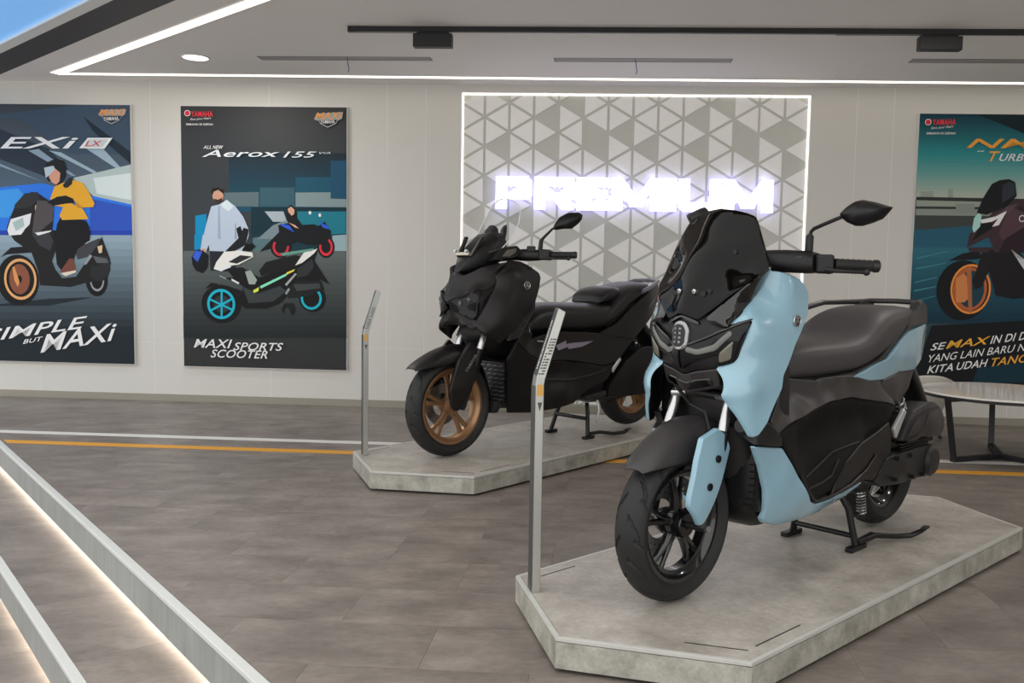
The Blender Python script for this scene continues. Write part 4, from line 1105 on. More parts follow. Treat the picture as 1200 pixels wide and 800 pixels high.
    ct = [(-.034, 0, .951), (-.072, 0, 1.02), (-.125, 0, 1.11), (-.168, 0, 1.175), (-.05, .05, .945), (-.09, .06, 1.03), (-.148, .06, 1.12), (-.10, .10, 1.0), (-.15, .115, 1.075), (-.178, .10, 1.14), (-.16, .15, 1.04), (-.166, .125, 1.055), (-.142, .125, 1.01), (-.1, .03, 1.07)]
    scr = panel('windscreen', S, 'front', M('tinted_screen_black', '0a0808', .05, spec=.22), R, ctrl=ct, thick=.006, res=.016, sym=True, rim=.002, off=.010)[0]
    sh = tps([(y, z) for x, y, z in S + ct] + [(-y, z) for x, y, z in S + ct if y > 0], [x for x, y, z in S + ct] + [x for x, y, z in S + ct if y > 0])
    for y, z in ((-.028, .952), (.028, .952)):
        x = float(sh([(y, z)])[0]) + .014; B().tube([(x - .01, y, z), (x + .005, y, z + .001), (x + .007, y, z)], [.0075, .0075, .004], 12).make('screw', m_steel2, scr, smooth=True)
    B().bar((float(sh([(-.06, .947)])[0]) + .012, -.062, .947), (float(sh([(.06, .947)])[0]) + .012, .062, .947), .01, .014).make('mount_bar', m_sat, scr)
    for y, z in ((.07, .955), (.10, 1.075), (-.07, .955), (-.1, 1.075)):
        x = float(sh([(y, z)])[0]) + .011; B().tube([(x - .006, y, z), (x + .003, y, z)], [.009, .008], 12).make('rubber_plug', m_rub, scr, smooth=True)
    # trim between screen and blue cowl, both sides
    panel('screen_garnish', [(-.228, .158, 1.0), (-.162, .158, .941), (-.09, .152, .888), (-.035, .148, .85), (-.02, .11, .87), (-.05, .13, .925), (-.10, .165, .975), (-.15, .183, 1.008), (-.19, .188, 1.03), (-.215, .18, 1.035)], 'side', m_gloss, R, thick=.03, res=.02, mirror=True)
    # blue upper panels
    up = [(-.215, .165, 1.02), (-.245, .188, 1.018), (-.293, .2, 1.007), (-.335, .205, .996), (-.363, .21, .974), (-.373, .215, .95), (-.356, .225, .887), (-.284, .229, .796), (-.225, .228, .704), (-.223, .226, .664), (-.164, .216, .562), (-.127, .21, .526), (-.1, .204, .522), (-.075, .19, .566), (-.046, .159, .62), (-.031, .147, .645), (-.05, .111, .727), (-.07, .149, .741), (-.074, .158, .763), (-.087, .181, .81), (-.101, .1885, .874), (-.057, .1385, .857), (-.136, .15, .929), (-.208, .158, .99)]
    cow = panel('side_cowl', up, 'side', m_blue, R, ctrl=[(-.3, .223, .91), (-.2, .213, .86), (-.24, .207, .955), (-.115, .195, .77), (-.15, .211, .70), (-.13, .207, .62), (-.052, .18, .645), (-.06, .171, .70), (-.07, .188, .605)], lam=1.5e-4, thick=.014, res=.02, rim=.004, mirror=True, back=m_sat)
    roundel(cow[0], (-.283, .2285, .869), .0185, (.12, 1, .0)); roundel(cow[1], (-.283, -.2285, .869), .0185, (.12, -1, .0))
    # blue lower panels
    lo = [(-.12, .2, .493), (-.275, .205, .47), (-.374, .205, .369), (-.471, .2, .268), (-.501, .2, .255), (-.626, .19, .25), (-.795, .18, .263), (-.881, .17, .27), (-.882, .165, .26), (-.699, .16, .218), (-.64, .165, .216), (-.473, .16, .2), (-.339, .15, .202), (-.271, .15, .221), (-.247, .155, .241), (-.251, .165, .265), (-.226, .18, .341), (-.176, .19, .422)]
    panel('lower_cowl', lo, 'side', m_blue, R, ctrl=[(-.3, .205, .36), (-.38, .198, .27)], thick=.016, res=.02, rim=.004, mirror=True)
    # inner structure
    xloft('inner_body', [(-.14, .56, .93, .08), (-.18, .42, .96, .12), (-.25, .23, .985, .145), (-.33, .205, .98, .165), (-.36, .2, .9, .17), (-.42, .195, .69, .135), (-.6, .195, .60, .125), (-.9, .22, .62, .12), (-1.08, .3, .64, .11), (-1.3, .5, .74, .09)], m_dchar, R)
    xloft('lower_shield', [(-.205, .30, .50, .10), (-.23, .225, .52, .145), (-.30, .19, .53, .155), (-.5, .185, .5, .15), (-.8, .2, .45, .14), (-.95, .23, .4, .12)], m_sat, R, pw=4)
    panel('shield_corner', [(-.10, .18, .56), (-.19, .205, .56), (-.26, .207, .51), (-.275, .204, .475), (-.125, .198, .497), (-.11, .17, .52)], 'side', m_sat, R, thick=.03, mirror=True)
    for sy in (1, -1):
        gr = B().box((-.245, sy * .118 - .02, .265), (-.225, sy * .118 + .035, .43)).make('radiator_grille', m_cast, R)
        for k in range(7): B().bar((-.219, sy * .118 - .02, .28 + k * .022), (-.230, sy * .118 + .038, .282 + k * .022), .012, .005).make('grille_slat', m_sat, gr)
    B().box((-.25, -.192, .53), (-.15, .192, .75)).make('wheel_house', m_well, R, bevel=.02)
    B().tube([(-.15, .155, .55), (-.10, .16, .553)], [.024, .02], 18).make('horn', m_cast, R, smooth=True)
    # foot area and side covers
    upper = [(-.2, .205, .558), (-.25, .2, .512), (-.432, .19, .555), (-.614, .18, .586), (-.76, .176, .588), (-.903, .175, .566), (-1.05, .172, .545), (-1.133, .168, .526), (-1.125, .15, .56), (-1.01, .155, .64), (-.895, .168, .645), (-.778, .168, .663), (-.669, .165, .668), (-.542, .155, .66), (-.42, .13, .672), (-.30, .17, .66), (-.24, .2, .62)]
    panel('body_side_cover', upper, 'side', m_char, R, ctrl=[(-.34, .15, .60), (-.45, .13, .625), (-.6, .15, .63), (-.75, .163, .63), (-.9, .168, .615)], thick=.02, mirror=True, rim=.003)
    well = [(-.245, .2, .513), (-.432, .188, .552), (-.614, .178, .582), (-.76, .174, .584), (-.903, .173, .562), (-1.128, .166, .522), (-1.071, .168, .468), (-.82, .188, .42), (-.685, .198, .36), (-.6, .198, .285), (-.5, .2, .262), (-.468, .2, .275), (-.374, .205, .375), (-.28, .205, .472)]
    panel('foot_well', well, 'side', m_well, R, ctrl=[(-.45, .15, .47), (-.6, .135, .48), (-.75, .14, .5), (-.9, .15, .5), (-.5, .165, .38), (-.6, .165, .38), (-.45, .17, .40)], thick=.02, mirror=True, rim=.002)
    rear = [(-1.071, .172, .47), (-.95, .184, .445), (-.82, .192, .422), (-.70, .2, .372), (-.62, .2, .30), (-.60, .2, .262), (-.70, .194, .262), (-.795, .186, .272), (-.885, .178, .278), (-.97, .168, .262), (-1.03, .166, .29), (-1.10, .17, .35), (-1.098, .17, .43)]
    panel('rear_side_cover', rear, 'side', m_sat, R, thick=.02, mirror=True)
    for sy in (1, -1):
        q = [(-.385, .206, .372), (-.45, .204, .298), (-.482, .204, .272), (-.51, .204, .266), (-.62, .2, .268), (-.75, .194, .283), (-.88, .184, .315), (-.96, .18, .36)]
        B().tube([(x, sy * (y + .001), z) for x, y, z in q], .0042, 8).make('foot_trim', m_cast, R, smooth=True)
        B().tube([(-.45, sy * .182, .345), (-.55, sy * .178, .378), (-.64, sy * .176, .41), (-.80, sy * .19, .43)], .003, 6).make('foot_ridge', m_char, R, smooth=True)
        B().tube([(-.47, sy * .19, .31), (-.56, sy * .188, .318), (-.62, sy * .19, .335), (-.66, sy * .19, .385)], .003, 6).make('foot_ridge', m_char, R, smooth=True)
    # seat
    st = xloft('seat', [(-.37, .66, .69, .075), (-.40, .655, .735, .105), (-.47, .65, .772, .13), (-.58, .65, .785, .15), (-.72, .655, .785, .166), (-.84, .662, .79, .172), (-.92, .675, .812, .173), (-.98, .69, .852, .172), (-1.05, .705, .886, .168), (-1.14, .74, .9, .16), (-1.26, .80, .903, .147), (-1.36, .852, .897, .122), (-1.40, .868, .888, .09)], m_seat, R, pw=2.9, n=32, sub=1)
    xloft('seat_base', [(-.40, .64, .675, .10), (-.6, .635, .67, .148), (-.8, .645, .68, .165), (-1.0, .675, .72, .163), (-1.2, .76, .82, .145), (-1.36, .83, .87, .11)], m_dchar, R)
    # tail
    tl = [(-.778, .172, .659), (-.929, .174, .692), (-1.049, .168, .71), (-1.181, .155, .774), (-1.266, .145, .803), (-1.461, .118, .829), (-1.54, .095, .816), (-1.55, .085, .775), (-1.465, .11, .685), (-1.37, .125, .645), (-1.195, .143, .647), (-1.027, .16, .63), (-.895, .172, .637)]
    panel('tail_cowl', tl, 'side', m_blue, R, ctrl=[(-1.2, .158, .70), (-1.35, .142, .745)], thick=.014, mirror=True, rim=.004)
    panel('tail_lower_cover', [(-1.032, .16, .631), (-1.174, .145, .645), (-1.376, .12, .646), (-1.338, .12, .571), (-1.232, .132, .52), (-1.002, .16, .58)], 'side', m_char, R, ctrl=[(-1.17, .15, .59)], thick=.03, mirror=True)
    xloft('tail_core', [(-1.0, .6, .72, .12), (-1.25, .60, .81, .12), (-1.42, .66, .82, .1), (-1.5, .70, .81, .085)], m_sat, R)
    xloft('tail_lamp', [(-1.49, .745, .80, .085), (-1.535, .75, .80, .08), (-1.55, .757, .793, .06)], m_red, R)
    xloft('rear_fender', [(-1.46, .6, .70, .08), (-1.62, .45, .53, .075), (-1.72, .33, .40, .07), (-1.74, .30, .34, .06)], m_sat, R)
    g = B()
    for sy in (1, -1):
        panel('grab_handle', [(-1.242, .148, .818), (-1.461, .128, .829), (-1.452, .128, .9), (-1.42, .128, .916), (-1.36, .13, .914), (-1.335, .135, .885), (-1.262, .146, .863)], 'side', m_char, R, thick=.03, res=.018, rim=.004) if sy > 0 else None
    panel('grab_handle', mirrorz([(-1.242, .148, .818), (-1.461, .128, .829), (-1.452, .128, .9), (-1.42, .128, .916), (-1.36, .13, .914), (-1.335, .135, .885), (-1.262, .146, .863)]), 'side', m_char, R, thick=.03, res=.018, sign=-1)
    B().tube([(-1.36, .125, .908), (-1.43, .11, .912), (-1.455, 0, .914), (-1.43, -.11, .912), (-1.36, -.125, .908), (-1.15, -.165, .906), (-1.02, -.17, .885), (-.95, -.165, .84)], .011, 10).make('grab_rail', m_char, R, smooth=True)
    # engine, air box, transmission cover
    ab = [(-1.30, .165, .493), (-1.417, .165, .514), (-1.491, .165, .509), (-1.56, .165, .472), (-1.605, .16, .43), (-1.605, .16, .387), (-1.563, .16, .357), (-1.377, .17, .379), (-1.274, .172, .367), (-1.183, .17, .383), (-1.241, .172, .457)]
    box_ = panel('air_box', ab, 'side', m_char, R, ctrl=[(-1.42, .185, .44), (-1.3, .182, .42), (-1.5, .178, .44)], thick=.10, rim=.012, taper=.06)[0]
    B().tube([(-1.205, .177, .385), (-1.25, .181, .44), (-1.29, .182, .463), (-1.40, .184, .486), (-1.50, .178, .488)], .0028, 6).make('box_crease', m_cast, box_, smooth=True)
    B().tube([(-1.205, .177, .385), (-1.30, .183, .395), (-1.34, .187, .42), (-1.38, .187, .478)], .0025, 6).make('box_crease', m_cast, box_, smooth=True)
    cv = [(-1.06, .175, .335), (-1.188, .178, .345), (-1.30, .18, .348), (-1.40, .18, .345), (-1.47, .175, .34), (-1.50, .17, .294), (-1.495, .17, .26), (-1.47, .17, .225), (-1.406, .17, .213), (-1.311, .17, .218), (-1.2, .165, .212), (-1.057, .16, .221), (-.993, .16, .247), (-1.03, .17, .30)]
    cvt = panel('transmission_cover', cv, 'side', m_cast, R, ctrl=[(-1.42, .192, .28), (-1.2, .185, .28)], thick=.09, rim=.01, taper=.05)[0]
    B().lathe_y([(.001, .012), (.05, .01), (.062, 0), (.062, -.02), (.001, -.02)], (-1.425, .192, .28), 28, False).make('clutch_bulge', m_cast, cvt, smooth=True)
    for x, z in ((-1.13, .325), (-1.24, .325), (-1.12, .245), (-1.27, .235), (-1.36, .232)):
        B().tube([(x, .165, z), (x, .192, z)], .008, 10).make('cover_bolt', m_sat, cvt, smooth=True)
    for k in range(4): B().bar((-1.16 - k * .004, .172, .372 - k * .011), (-1.42, .172, .372 - k * .008), .012, .004).make('cooling_fin', m_sat, R)
    xloft('engine_block', [(-.92, .24, .36, .10), (-1.0, .2, .46, .12), (-1.15, .19, .50, .12), (-1.26, .2, .4, .115), (-1.36, .2, .33, .10, .04)], m_cast, R)
    panel('shock_cover', [(-1.212, .165, .509), (-1.232, .165, .494), (-1.155, .165, .395), (-1.127, .165, .437)], 'side', M('silver_paint', 'c6c8c8', .3, .4), R, thick=.012, res=.012)
    shock(R, (-1.24, .11, .56), (-1.42, .10, .33), .024)
    shock(R, (-1.13, .04, .19), (-1.15, .04, .075), .017, 8, nm='stand_spring')
    B().loft([ring((x, -.175, z), (0, 1, 0), (0, 0, 1), a, a * 1.15, 20, 2.4) for x, z, a in ((-.95, .22, .03), (-1.15, .25, .05), (-1.3, .29, .062), (-1.6, .35, .062), (-1.66, .36, .04))]).make('exhaust_muffler', m_sat, R, smooth=True)
    # centre stand
    c = empty('centre_stand', parent=R)
    for sy in (1, -1):
        B().tube([(-.90, sy * .08, .20), (-.915, sy * .105, .15), (-.93, sy * .13, .016)], .013, 12).make('stand_leg', m_sat, c, smooth=True)
        B().bar((-.87, sy * .135, .009), (-.985, sy * .135, .009), .03, .018).make('stand_foot', m_sat, c, bevel=.003)
    B().tube([(-.925, -.12, .05), (-.925, .12, .05)], .01, 10).make('stand_bridge', m_sat, c, smooth=True)
    B().tube([(-.935, .135, .025), (-1.05, .15, .035), (-1.15, .185, .02), (-1.2, .22, .022), (-1.215, .25, .042), (-1.21, .27, .06)], [.011, .011, .010, .010, .009, .009], 10).make('stand_lever', m_sat, c, smooth=True)
    B().bar((-1.19, .272, .062), (-1.23, .268, .062), .022, .008).make('lever_pad', m_rub, c, bevel=.002)
    pl = B()
    for k in range(3): pl.bar((-.96 - k * .035, .118, .022), (-.98 - k * .035, .118, .028), .014, .01)
    B().bar((-.95, .118, .018), (-1.08, .125, .032), .02, .01).make('stand_gusset', m_cast, c)
    # handlebar
    hb = [(-.30, 0, 1.045, .05, .035), (-.315, .08, 1.05, .05, .036), (-.345, .15, 1.052, .046, .036), (-.385, .205, 1.05, .04, .036), (-.40, .225, 1.048, .034, .03)]
    sec = [ring((x, -y, z), (1, 0, 0), (0, 0, 1), a, b, 18, 2.6) for x, y, z, a, b in reversed(hb[1:])] + [ring((x, y, z), (1, 0, 0), (0, 0, 1), a, b, 18, 2.6) for x, y, z, a, b in hb]
    hc = B().loft(sec).make('handlebar_cover', m_sat, R, smooth=True)
    xloft('instrument_panel', [(-.20, 1.02, 1.10, .07), (-.25, 1.02, 1.13, .085), (-.33, 1.03, 1.10, .08), (-.36, 1.03, 1.07, .06)], m_sat, R)
    B().add([(-.312, .158, 1.048), (-.338, .2, 1.07), (-.345, .2, 1.063), (-.318, .158, 1.04)], [(0, 1, 2, 3)]).make('side_marker', m_lens, hc)
    for sy in (1, -1): grip_side(R, ((-.405, .215, 1.045), (-.43, .265, 1.045), (-.52, .345, 1.042)), sy)
    mir = [(-.387, .3, 1.197), (-.395, .32, 1.22), (-.403, .342, 1.236), (-.416, .358, 1.24), (-.427, .39, 1.233), (-.434, .443, 1.216), (-.43, .435, 1.203), (-.425, .418, 1.182), (-.418, .39, 1.17), (-.412, .36, 1.161), (-.4, .345, 1.161), (-.393, .32, 1.172), (-.392, .302, 1.186)]
    o = mirror_head(R, mir, .04, m_sat)
    B().tube([(-.386, .2, 1.085), (-.388, .2, 1.13), (-.39, .2, 1.136)], [.0125, .0125, .009], 14).make('mirror_boot', m_rub, R, smooth=True)
    B().tube([(-.388, .2, 1.125), (-.391, .201, 1.145), (-.39, .212, 1.155), (-.392, .25, 1.17), (-.394, .305, 1.19)], .006, 10).make('mirror_stem', m_sat, R, smooth=True)
    off = Vector((-.13, .03, .012)); mr = [(x + off.x, -y + off.y, z + off.z) for x, y, z in mir]
    mirror_head(R, mr, .04, m_sat)
    B().tube([(-.386, -.2, 1.085), (-.39, -.2, 1.136)], .0125, 14).make('mirror_boot', m_rub, R, smooth=True)
    B().tube([(-.388, -.2, 1.125), (-.395, -.203, 1.15), (-.44, -.23, 1.175), (-.515, -.275, 1.203)], .006, 10).make('mirror_stem', m_sat, R, smooth=True)
    return R
scooter_blue()

# ================================================================== black scooter
def scooter_black():
    R = empty('motor_scooter', (-.5585, 4.9384, HP + .0012), 3.9492, label='matt black maxi scooter with bronze wheels and a clear screen on the platform', cat='scooter', group='maxi scooters on display platforms')
    wheel(R, 'front_wheel', (0, 0, .2745), .2745, .122, .208, m_bronze, 5, True, True, 1.35)
    wheel(R, 'rear_wheel', (-1.54, 0, .285), .272, .142, .195, m_bronze, 5, True, True, 1.35)
    sweep_shell('front_fender', [(.262, .04, .488, .478), (.235, .06, .51, .486), (.17, .072, .548, .495), (.1, .078, .58, .502), (.03, .08, .6, .51), (-.04, .08, .61, .52), (-.10, .078, .60, .53), (-.15, .07, .585, .54)], m_mblk, R)
    sweep_shell('fender_rear_guard', [(-.20, .06, .50, .44), (-.235, .06, .42, .36), (-.265, .058, .33, .26), (-.28, .055, .25, .195)], m_mblk2, R)
    for sy in (1, -1):
        B().tube([(-.20, sy * .092, .73), (-.125, sy * .094, .55)], .0195, 16).make('fork_tube', m_steel2, R, smooth=True)
        B().tube([(-.135, sy * .094, .58), (-.04, sy * .096, .36), (-.004, sy * .098, .28)], [.025, .026, .028], 16).make('fork_leg', m_sat, R, smooth=True)
        B().tube([(0, sy * .05, .2745), (0, sy * .125, .2745)], .012, 12).make('axle_nut', m_cast, R, smooth=True)
    fc = [(-.07, .104, .628), (-.105, .104, .60), (-.159, .104, .548), (-.136, .106, .49), (-.01, .122, .30), (.03, .124, .262), (.055, .124, .262), (.079, .124, .304), (.088, .12, .376), (.06, .112, .44), (.019, .106, .528)]
    cov = panel('fork_cover', fc, 'side', m_mblk, R, ctrl=[(-.05, .122, .50), (.02, .13, .38)], thick=.02, res=.02, rim=.006, mirror=True)
    P0, P1 = Vector((.0, .1255, .475)), Vector((-.075, .121, .565))
    ax = P1 - P0; upv = Vector((-.64, 0, -.53)) * -.022
    flat_text('printed_lettering', 'YAMAHA', M('print_grey', '8e8c8e', .5), cov[0], lambda u, v: P0 + ax * u + Vector((-.65, 0, -.55)) * .022 * (1 - v) + Vector((0, .006, 0)), True)
    B().box((-.07, -.11, .33), (-.01, -.07, .41)).make('brake_caliper', m_cast, R, bevel=.008)
    # mask: x(y, z)
    Hh = [(0, 1.005, -.05), (0, .92, -.018), (0, .835, .018), (0, .80, .0), (0, .72, -.03), (.06, .98, -.055), (.13, .895, -.05), (.13, .862, -.046), (.17, .85, -.085), (.185, .70, -.085), (.14, .735, -.045), (.10, .715, -.012), (.12, .62, -.10), (.165, .977, -.17), (.172, .95, -.172), (.17, .92, -.158), (.15, .77, -.075), (.06, .86, -.008), (.14, 1.03, -.133), (.168, 1.058, -.26), (.10, .99, -.09), (.10, .90, -.06)]
    hx = tps([(y, z) for y, z, x in Hh] + [(-y, z) for y, z, x in Hh if y > 0], [x for y, z, x in Hh] + [x for y, z, x in Hh if y > 0], 2e-5)
    def fpan(name, yz, mat, par, off, thick=.008, **k): return panel(name, [(0, y, z) for y, z in yz], 'front', mat, par, hf=hx, off=off, thick=thick, **k)
    fpan('front_mask', [(0, 1.004), (.055, .98), (.10, 1.007), (.14, 1.034), (.168, 1.058), (.166, .985), (.173, .95), (.17, .921), (.10, .886), (.03, .848), (0, .832)], m_mblk, R, .006, .02, sym=True, rim=.004)
    fpan('front_cowl', [(0, .71), (.10, .71), (.14, .72), (.15, .76), (.164, .86), (.166, .95), (0, .96)], m_mblk2, R, -.018, .02, sym=True)
    for sg in (1, -1):
        yz = [(.012, .832), (.06, .858), (.12, .892), (.168, .918), (.166, .905), (.148, .765), (.138, .748), (.09, .768), (.01, .80)]
        lamp = fpan('headlight', [(y * sg, z) for y, z in yz], m_glass, R, .006, .012)[0]
        for (cy_, cz_, rr) in ((.075, .83, .017), (.115, .85, .015)):
            x = float(hx([(cy_ * sg, cz_)])[0]) + .002
            B().tube([(x - .006, cy_ * sg, cz_), (x + .004, cy_ * sg, cz_), (x + .007, cy_ * sg, cz_)], [rr, rr, rr * .5], 16).make('projector_lens', M('projector_smoke', '4c4c4e', .12, .3), lamp, smooth=True)
        B().tube([(float(hx([(y * sg, z)])[0]) + .012, y * sg, z) for y, z in ((.012, .83), (.06, .857), (.12, .891), (.166, .915))], .0025, 6).make('lamp_rim', m_char, lamp, smooth=True)
        B().tube([(float(hx([(y * sg, z)])[0]) + .010, y * sg, z) for y, z in ((.163, .90), (.155, .83), (.147, .77), (.139, .752))], .0028, 6).make('lamp_rim', m_cast, lamp, smooth=True)
        fpan('daytime_strip', [(y * sg, z) for y, z in ((.03, .806), (.09, .784), (.14, .762), (.144, .772), (.09, .795), (.03, .818))], M('light_guide_grey', '70716d', .25), lamp, .004, .004, res=.012, rim=.001)
    panel('beak', [(.004, 0, .797), (-.03, .07, .775), (-.062, .14, .748), (-.062, .15, .70), (-.05, .128, .686), (-.03, .10, .712), (-.018, .05, .728), (-.012, 0, .73)], 'front', m_mblk, R, thick=.04, sym=True)
    # side cowls
    sd = [(-.285, .165, 1.07), (-.343, .19, 1.063), (-.392, .207, 1.041), (-.454, .225, 1.003), (-.464, .23, .977), (-.445, .24, .921), (-.382, .25, .8), (-.345, .237, .76), (-.196, .224, .64), (-.18, .2126, .617), (-.143, .2, .638), (-.078, .188, .677), (-.052, .155, .712), (-.068, .15, .749), (-.134, .171, .86), (-.172, .172, .923), (-.182, .174, .954), (-.172, .164, .98)]
    cow = panel('side_cowl', sd, 'side', m_mblk, R, ctrl=[(-.3, .232, .93), (-.2, .22, .85), (-.16, .225, .74), (-.27, .215, 1.0)], thick=.016, mirror=True, rim=.004)
    roundel(cow[0], (-.343, .2425, .933), .022, (.12, 1, .05)); roundel(cow[1], (-.343, -.2425, .933), .022, (.12, -1, .05))
    for k in range(2): B().tube([(-.19 - k * .01, .198 + k * .003, .99 + k * .012), (-.27 - k * .01, .2 + k * .004, 1.035 + k * .006)], .002, 6).make('cowl_scratch_line', m_char, cow[0], smooth=True)
    vt = [(-.225, .215, .633), (-.29, .228, .735), (-.412, .236, .85), (-.41, .234, .80), (-.30, .226, .65)]
    vp = panel('side_vent', vt, 'side', m_dchar, R, thick=.02, res=.018, mirror=True)[0]
    B().tube([(x, y + .002, z) for x, y, z in vt + vt[:1]], .0035, 6).make('vent_rim', m_char, vp, smooth=True)
    for t in (.3, .55, .8):
        a, b = Vector(vt[0]).lerp(Vector(vt[2]), t), Vector(vt[4]).lerp(Vector(vt[3]), t); B().bar(a + Vector((0, .002, 0)), b + Vector((0, .002, 0)), .004, .006).make('vent_bar', m_char, vp)
    xloft('inner_body', [(-.15, .62, .95, .10), (-.2, .56, 1.0, .13), (-.28, .54, 1.06, .15), (-.36, .50, 1.05, .165), (-.385, .225, 1.04, .17), (-.43, .22, .95, .18), (-.47, .22, .70, .14), (-.7, .21, .62, .13), (-1.0, .22, .62, .125), (-1.25, .35, .66, .11), (-1.5, .55, .75, .09)], m_mblk2, R)
    # radiator with mesh of slats
    gr = B().box((-.34, -.12, .27), (-.30, .12, .50)).make('radiator_grille', m_dchar, R)
    for k in range(9):
        z = .29 + k * .0235
        for c_ in range(5):
            y0 = -.115 + c_ * .048 + (.012 if k % 2 else 0); B().bar((-.295, y0, z), (-.292, y0 + .04, z + .004), .008, .006).make('grille_slat', M('slat_grey', '6a6c70', .35, .4), gr)
    B().loft([ring((-.285, 0, z), (0, 1, 0), (1, 0, 0), w, .03, 18, 3.5) for z, w in ((.215, .07), (.25, .095), (.285, .11))]).make('belly_guard', m_cast, R, smooth=True)
    # body sides
    up = [(-.285, .235, .627), (-.33, .24, .69), (-.40, .235, .67), (-.43, .2, .631), (-.55, .185, .655), (-.716, .182, .665), (-.88, .182, .655), (-1.034, .174, .645), (-1.395, .155, .592), (-1.234, .17, .472), (-1.087, .18, .443), (-.9, .186, .475), (-.71, .19, .501), (-.531, .2, .5), (-.4, .215, .55)]
    bc = panel('body_side_cover', up, 'side', m_mblk, R, ctrl=[(-.6, .18, .58), (-.9, .182, .57), (-1.15, .172, .56)], thick=.02, mirror=True, rim=.003)
    lo = [(-.285, .235, .627), (-.4, .215, .545), (-.531, .2, .495), (-.71, .19, .496), (-.9, .186, .47), (-1.087, .18, .438), (-1.2, .172, .455), (-1.12, .18, .36), (-.893, .192, .3), (-.8, .195, .24), (-.639, .2, .222), (-.45, .19, .216), (-.31, .15, .222), (-.29, .17, .3), (-.27, .19, .42), (-.24, .215, .53)]
    panel('lower_side_cover', lo, 'side', m_mblk2, R, ctrl=[(-.6, .165, .42), (-.75, .17, .43), (-.5, .2, .32), (-.7, .21, .33)], thick=.02, mirror=True, rim=.003)
    W_ = [(-.648, .587), (-.733, .613), (-.728, .592), (-.80, .597), (-.976, .600), (-.876, .572), (-.75, .562), (-.745, .575), (-.665, .557)]
    o = bc[0]
    panel('decal', [(x, .19, z) for x, z in W_], 'side', M('decal_lavender', '8d8796', .4), o, ctrl=[], thick=.003, res=.02, rim=0, hf=tps([(p[0], p[2]) for p in up + [(-.6, .18, .58), (-.9, .182, .57), (-1.15, .172, .56)]], [p[1] for p in up + [(-.6, .18, .58), (-.9, .182, .57), (-1.15, .172, .56)]]), off=.0015)
    for sy in (1, -1):
        B().tube([(-.46, sy * .16, .645), (-.43, sy * .17, .70), (-.44, sy * .175, .625), (-.53, sy * .19, .615)], .006, 8).make('chrome_trim', m_steel2, R, smooth=True)
        B().tube([(-.55, sy * .197, .40), (-.75, sy * .205, .385), (-.95, sy * .194, .40), (-1.1, sy * .184, .42)], .004, 8).make('side_crease', m_char, R, smooth=True)
    # seat, rest, passenger seat
    xloft('rider_seat', [(-.455, .645, .68, .10), (-.475, .64, .74, .125), (-.53, .64, .79, .14), (-.62, .64, .825, .15), (-.75, .645, .832, .165), (-.9, .645, .828, .172), (-1.05, .65, .825, .172), (-1.15, .67, .825, .165), (-1.22, .7, .84, .16)], m_seatx, R, pw=3, n=32, sub=1)
    br = xloft('lumbar_rest', [(-1.10, .82, .845, .12), (-1.125, .82, .885, .135), (-1.17, .82, .918, .135), (-1.24, .83, .93, .13), (-1.29, .84, .925, .12), (-1.31, .86, .91, .1)], m_seatx, R, pw=3.4, n=28)
    B().tube([(-1.10, -.11, .83), (-1.085, -.06, .835), (-1.085, .06, .835), (-1.10, .11, .83)], .006, 8).make('rest_piping', m_char, br, smooth=True)
    B().bar((-1.112, -.05, .838), (-1.112, .05, .838), .012, .02).make('rest_slot', m_lens, br)
    xloft('passenger_seat', [(-1.0, .64, .70, .172), (-1.15, .68, .80, .168), (-1.27, .73, .90, .162), (-1.38, .80, .948, .155), (-1.5, .86, .962, .14), (-1.58, .895, .958, .12), (-1.625, .915, .945, .085)], m_seatx, R, pw=3, n=32, sub=1)
    tl = [(-1.02, .178, .64), (-1.2, .172, .70), (-1.345, .16, .79), (-1.52, .142, .875), (-1.60, .125, .91), (-1.74, .075, .95), (-1.76, .07, .88), (-1.64, .12, .755), (-1.395, .155, .592)]
    tc_ = panel('tail_cowl', tl, 'side', m_mblk, R, ctrl=[(-1.35, .168, .69), (-1.55, .145, .79)], thick=.014, mirror=True, rim=.004)
    panel('tail_lamp', [(-1.70, .098, .855), (-1.765, .072, .90), (-1.765, .07, .87), (-1.71, .098, .82)], 'side', m_red, R, thick=.02, res=.015, mirror=True)
    a0, a1 = Vector((-1.53, .152, .78)), Vector((-1.66, .12, .862)); axx = a1 - a0
    flat_text('printed_lettering', 'XMAX', M('print_silver', 'b9b7bd', .4), tc_[0], lambda u, v: a0 + axx * u + Vector((-.02, .004, .03)) * v + Vector((0, .004, 0)), True, True)
    B().tube([(-1.60, .13, .93), (-1.70, .10, .965), (-1.745, 0, .97), (-1.70, -.10, .965), (-1.60, -.13, .93), (-1.45, -.15, .90)], .013, 12).make('grab_rail', M('grab_lavender_grey', '7d7a88', .35), R, smooth=True)
    B().tube([(-1.48, .15, .90), (-1.60, .13, .93)], .013, 12).make('grab_rail', M('grab_lavender_grey', '7d7a88', .35), R, smooth=True)
    xloft('tail_core', [(-1.15, .6, .72, .13), (-1.4, .62, .84, .125), (-1.6, .75, .90, .1), (-1.72, .86, .93, .065)], m_mblk2, R)
    xloft('rear_fender', [(-1.6, .62, .72, .08), (-1.78, .48, .56, .08), (-1.9, .36, .42, .075)], m_sat, R)
    ab = [(-1.29, .175, .46), (-1.40, .175, .52), (-1.52, .17, .545), (-1.66, .165, .53), (-1.72, .165, .46), (-1.70, .165, .36), (-1.66, .17, .27), (-1.49, .175, .235), (-1.3, .18, .235), (-1.12, .18, .245), (-1.14, .18, .32), (-1.22, .18, .40)]
    panel('transmission_cover', ab, 'side', m_mblk2, R, ctrl=[(-1.4, .195, .38), (-1.55, .19, .4)], thick=.09, rim=.01, taper=.05)
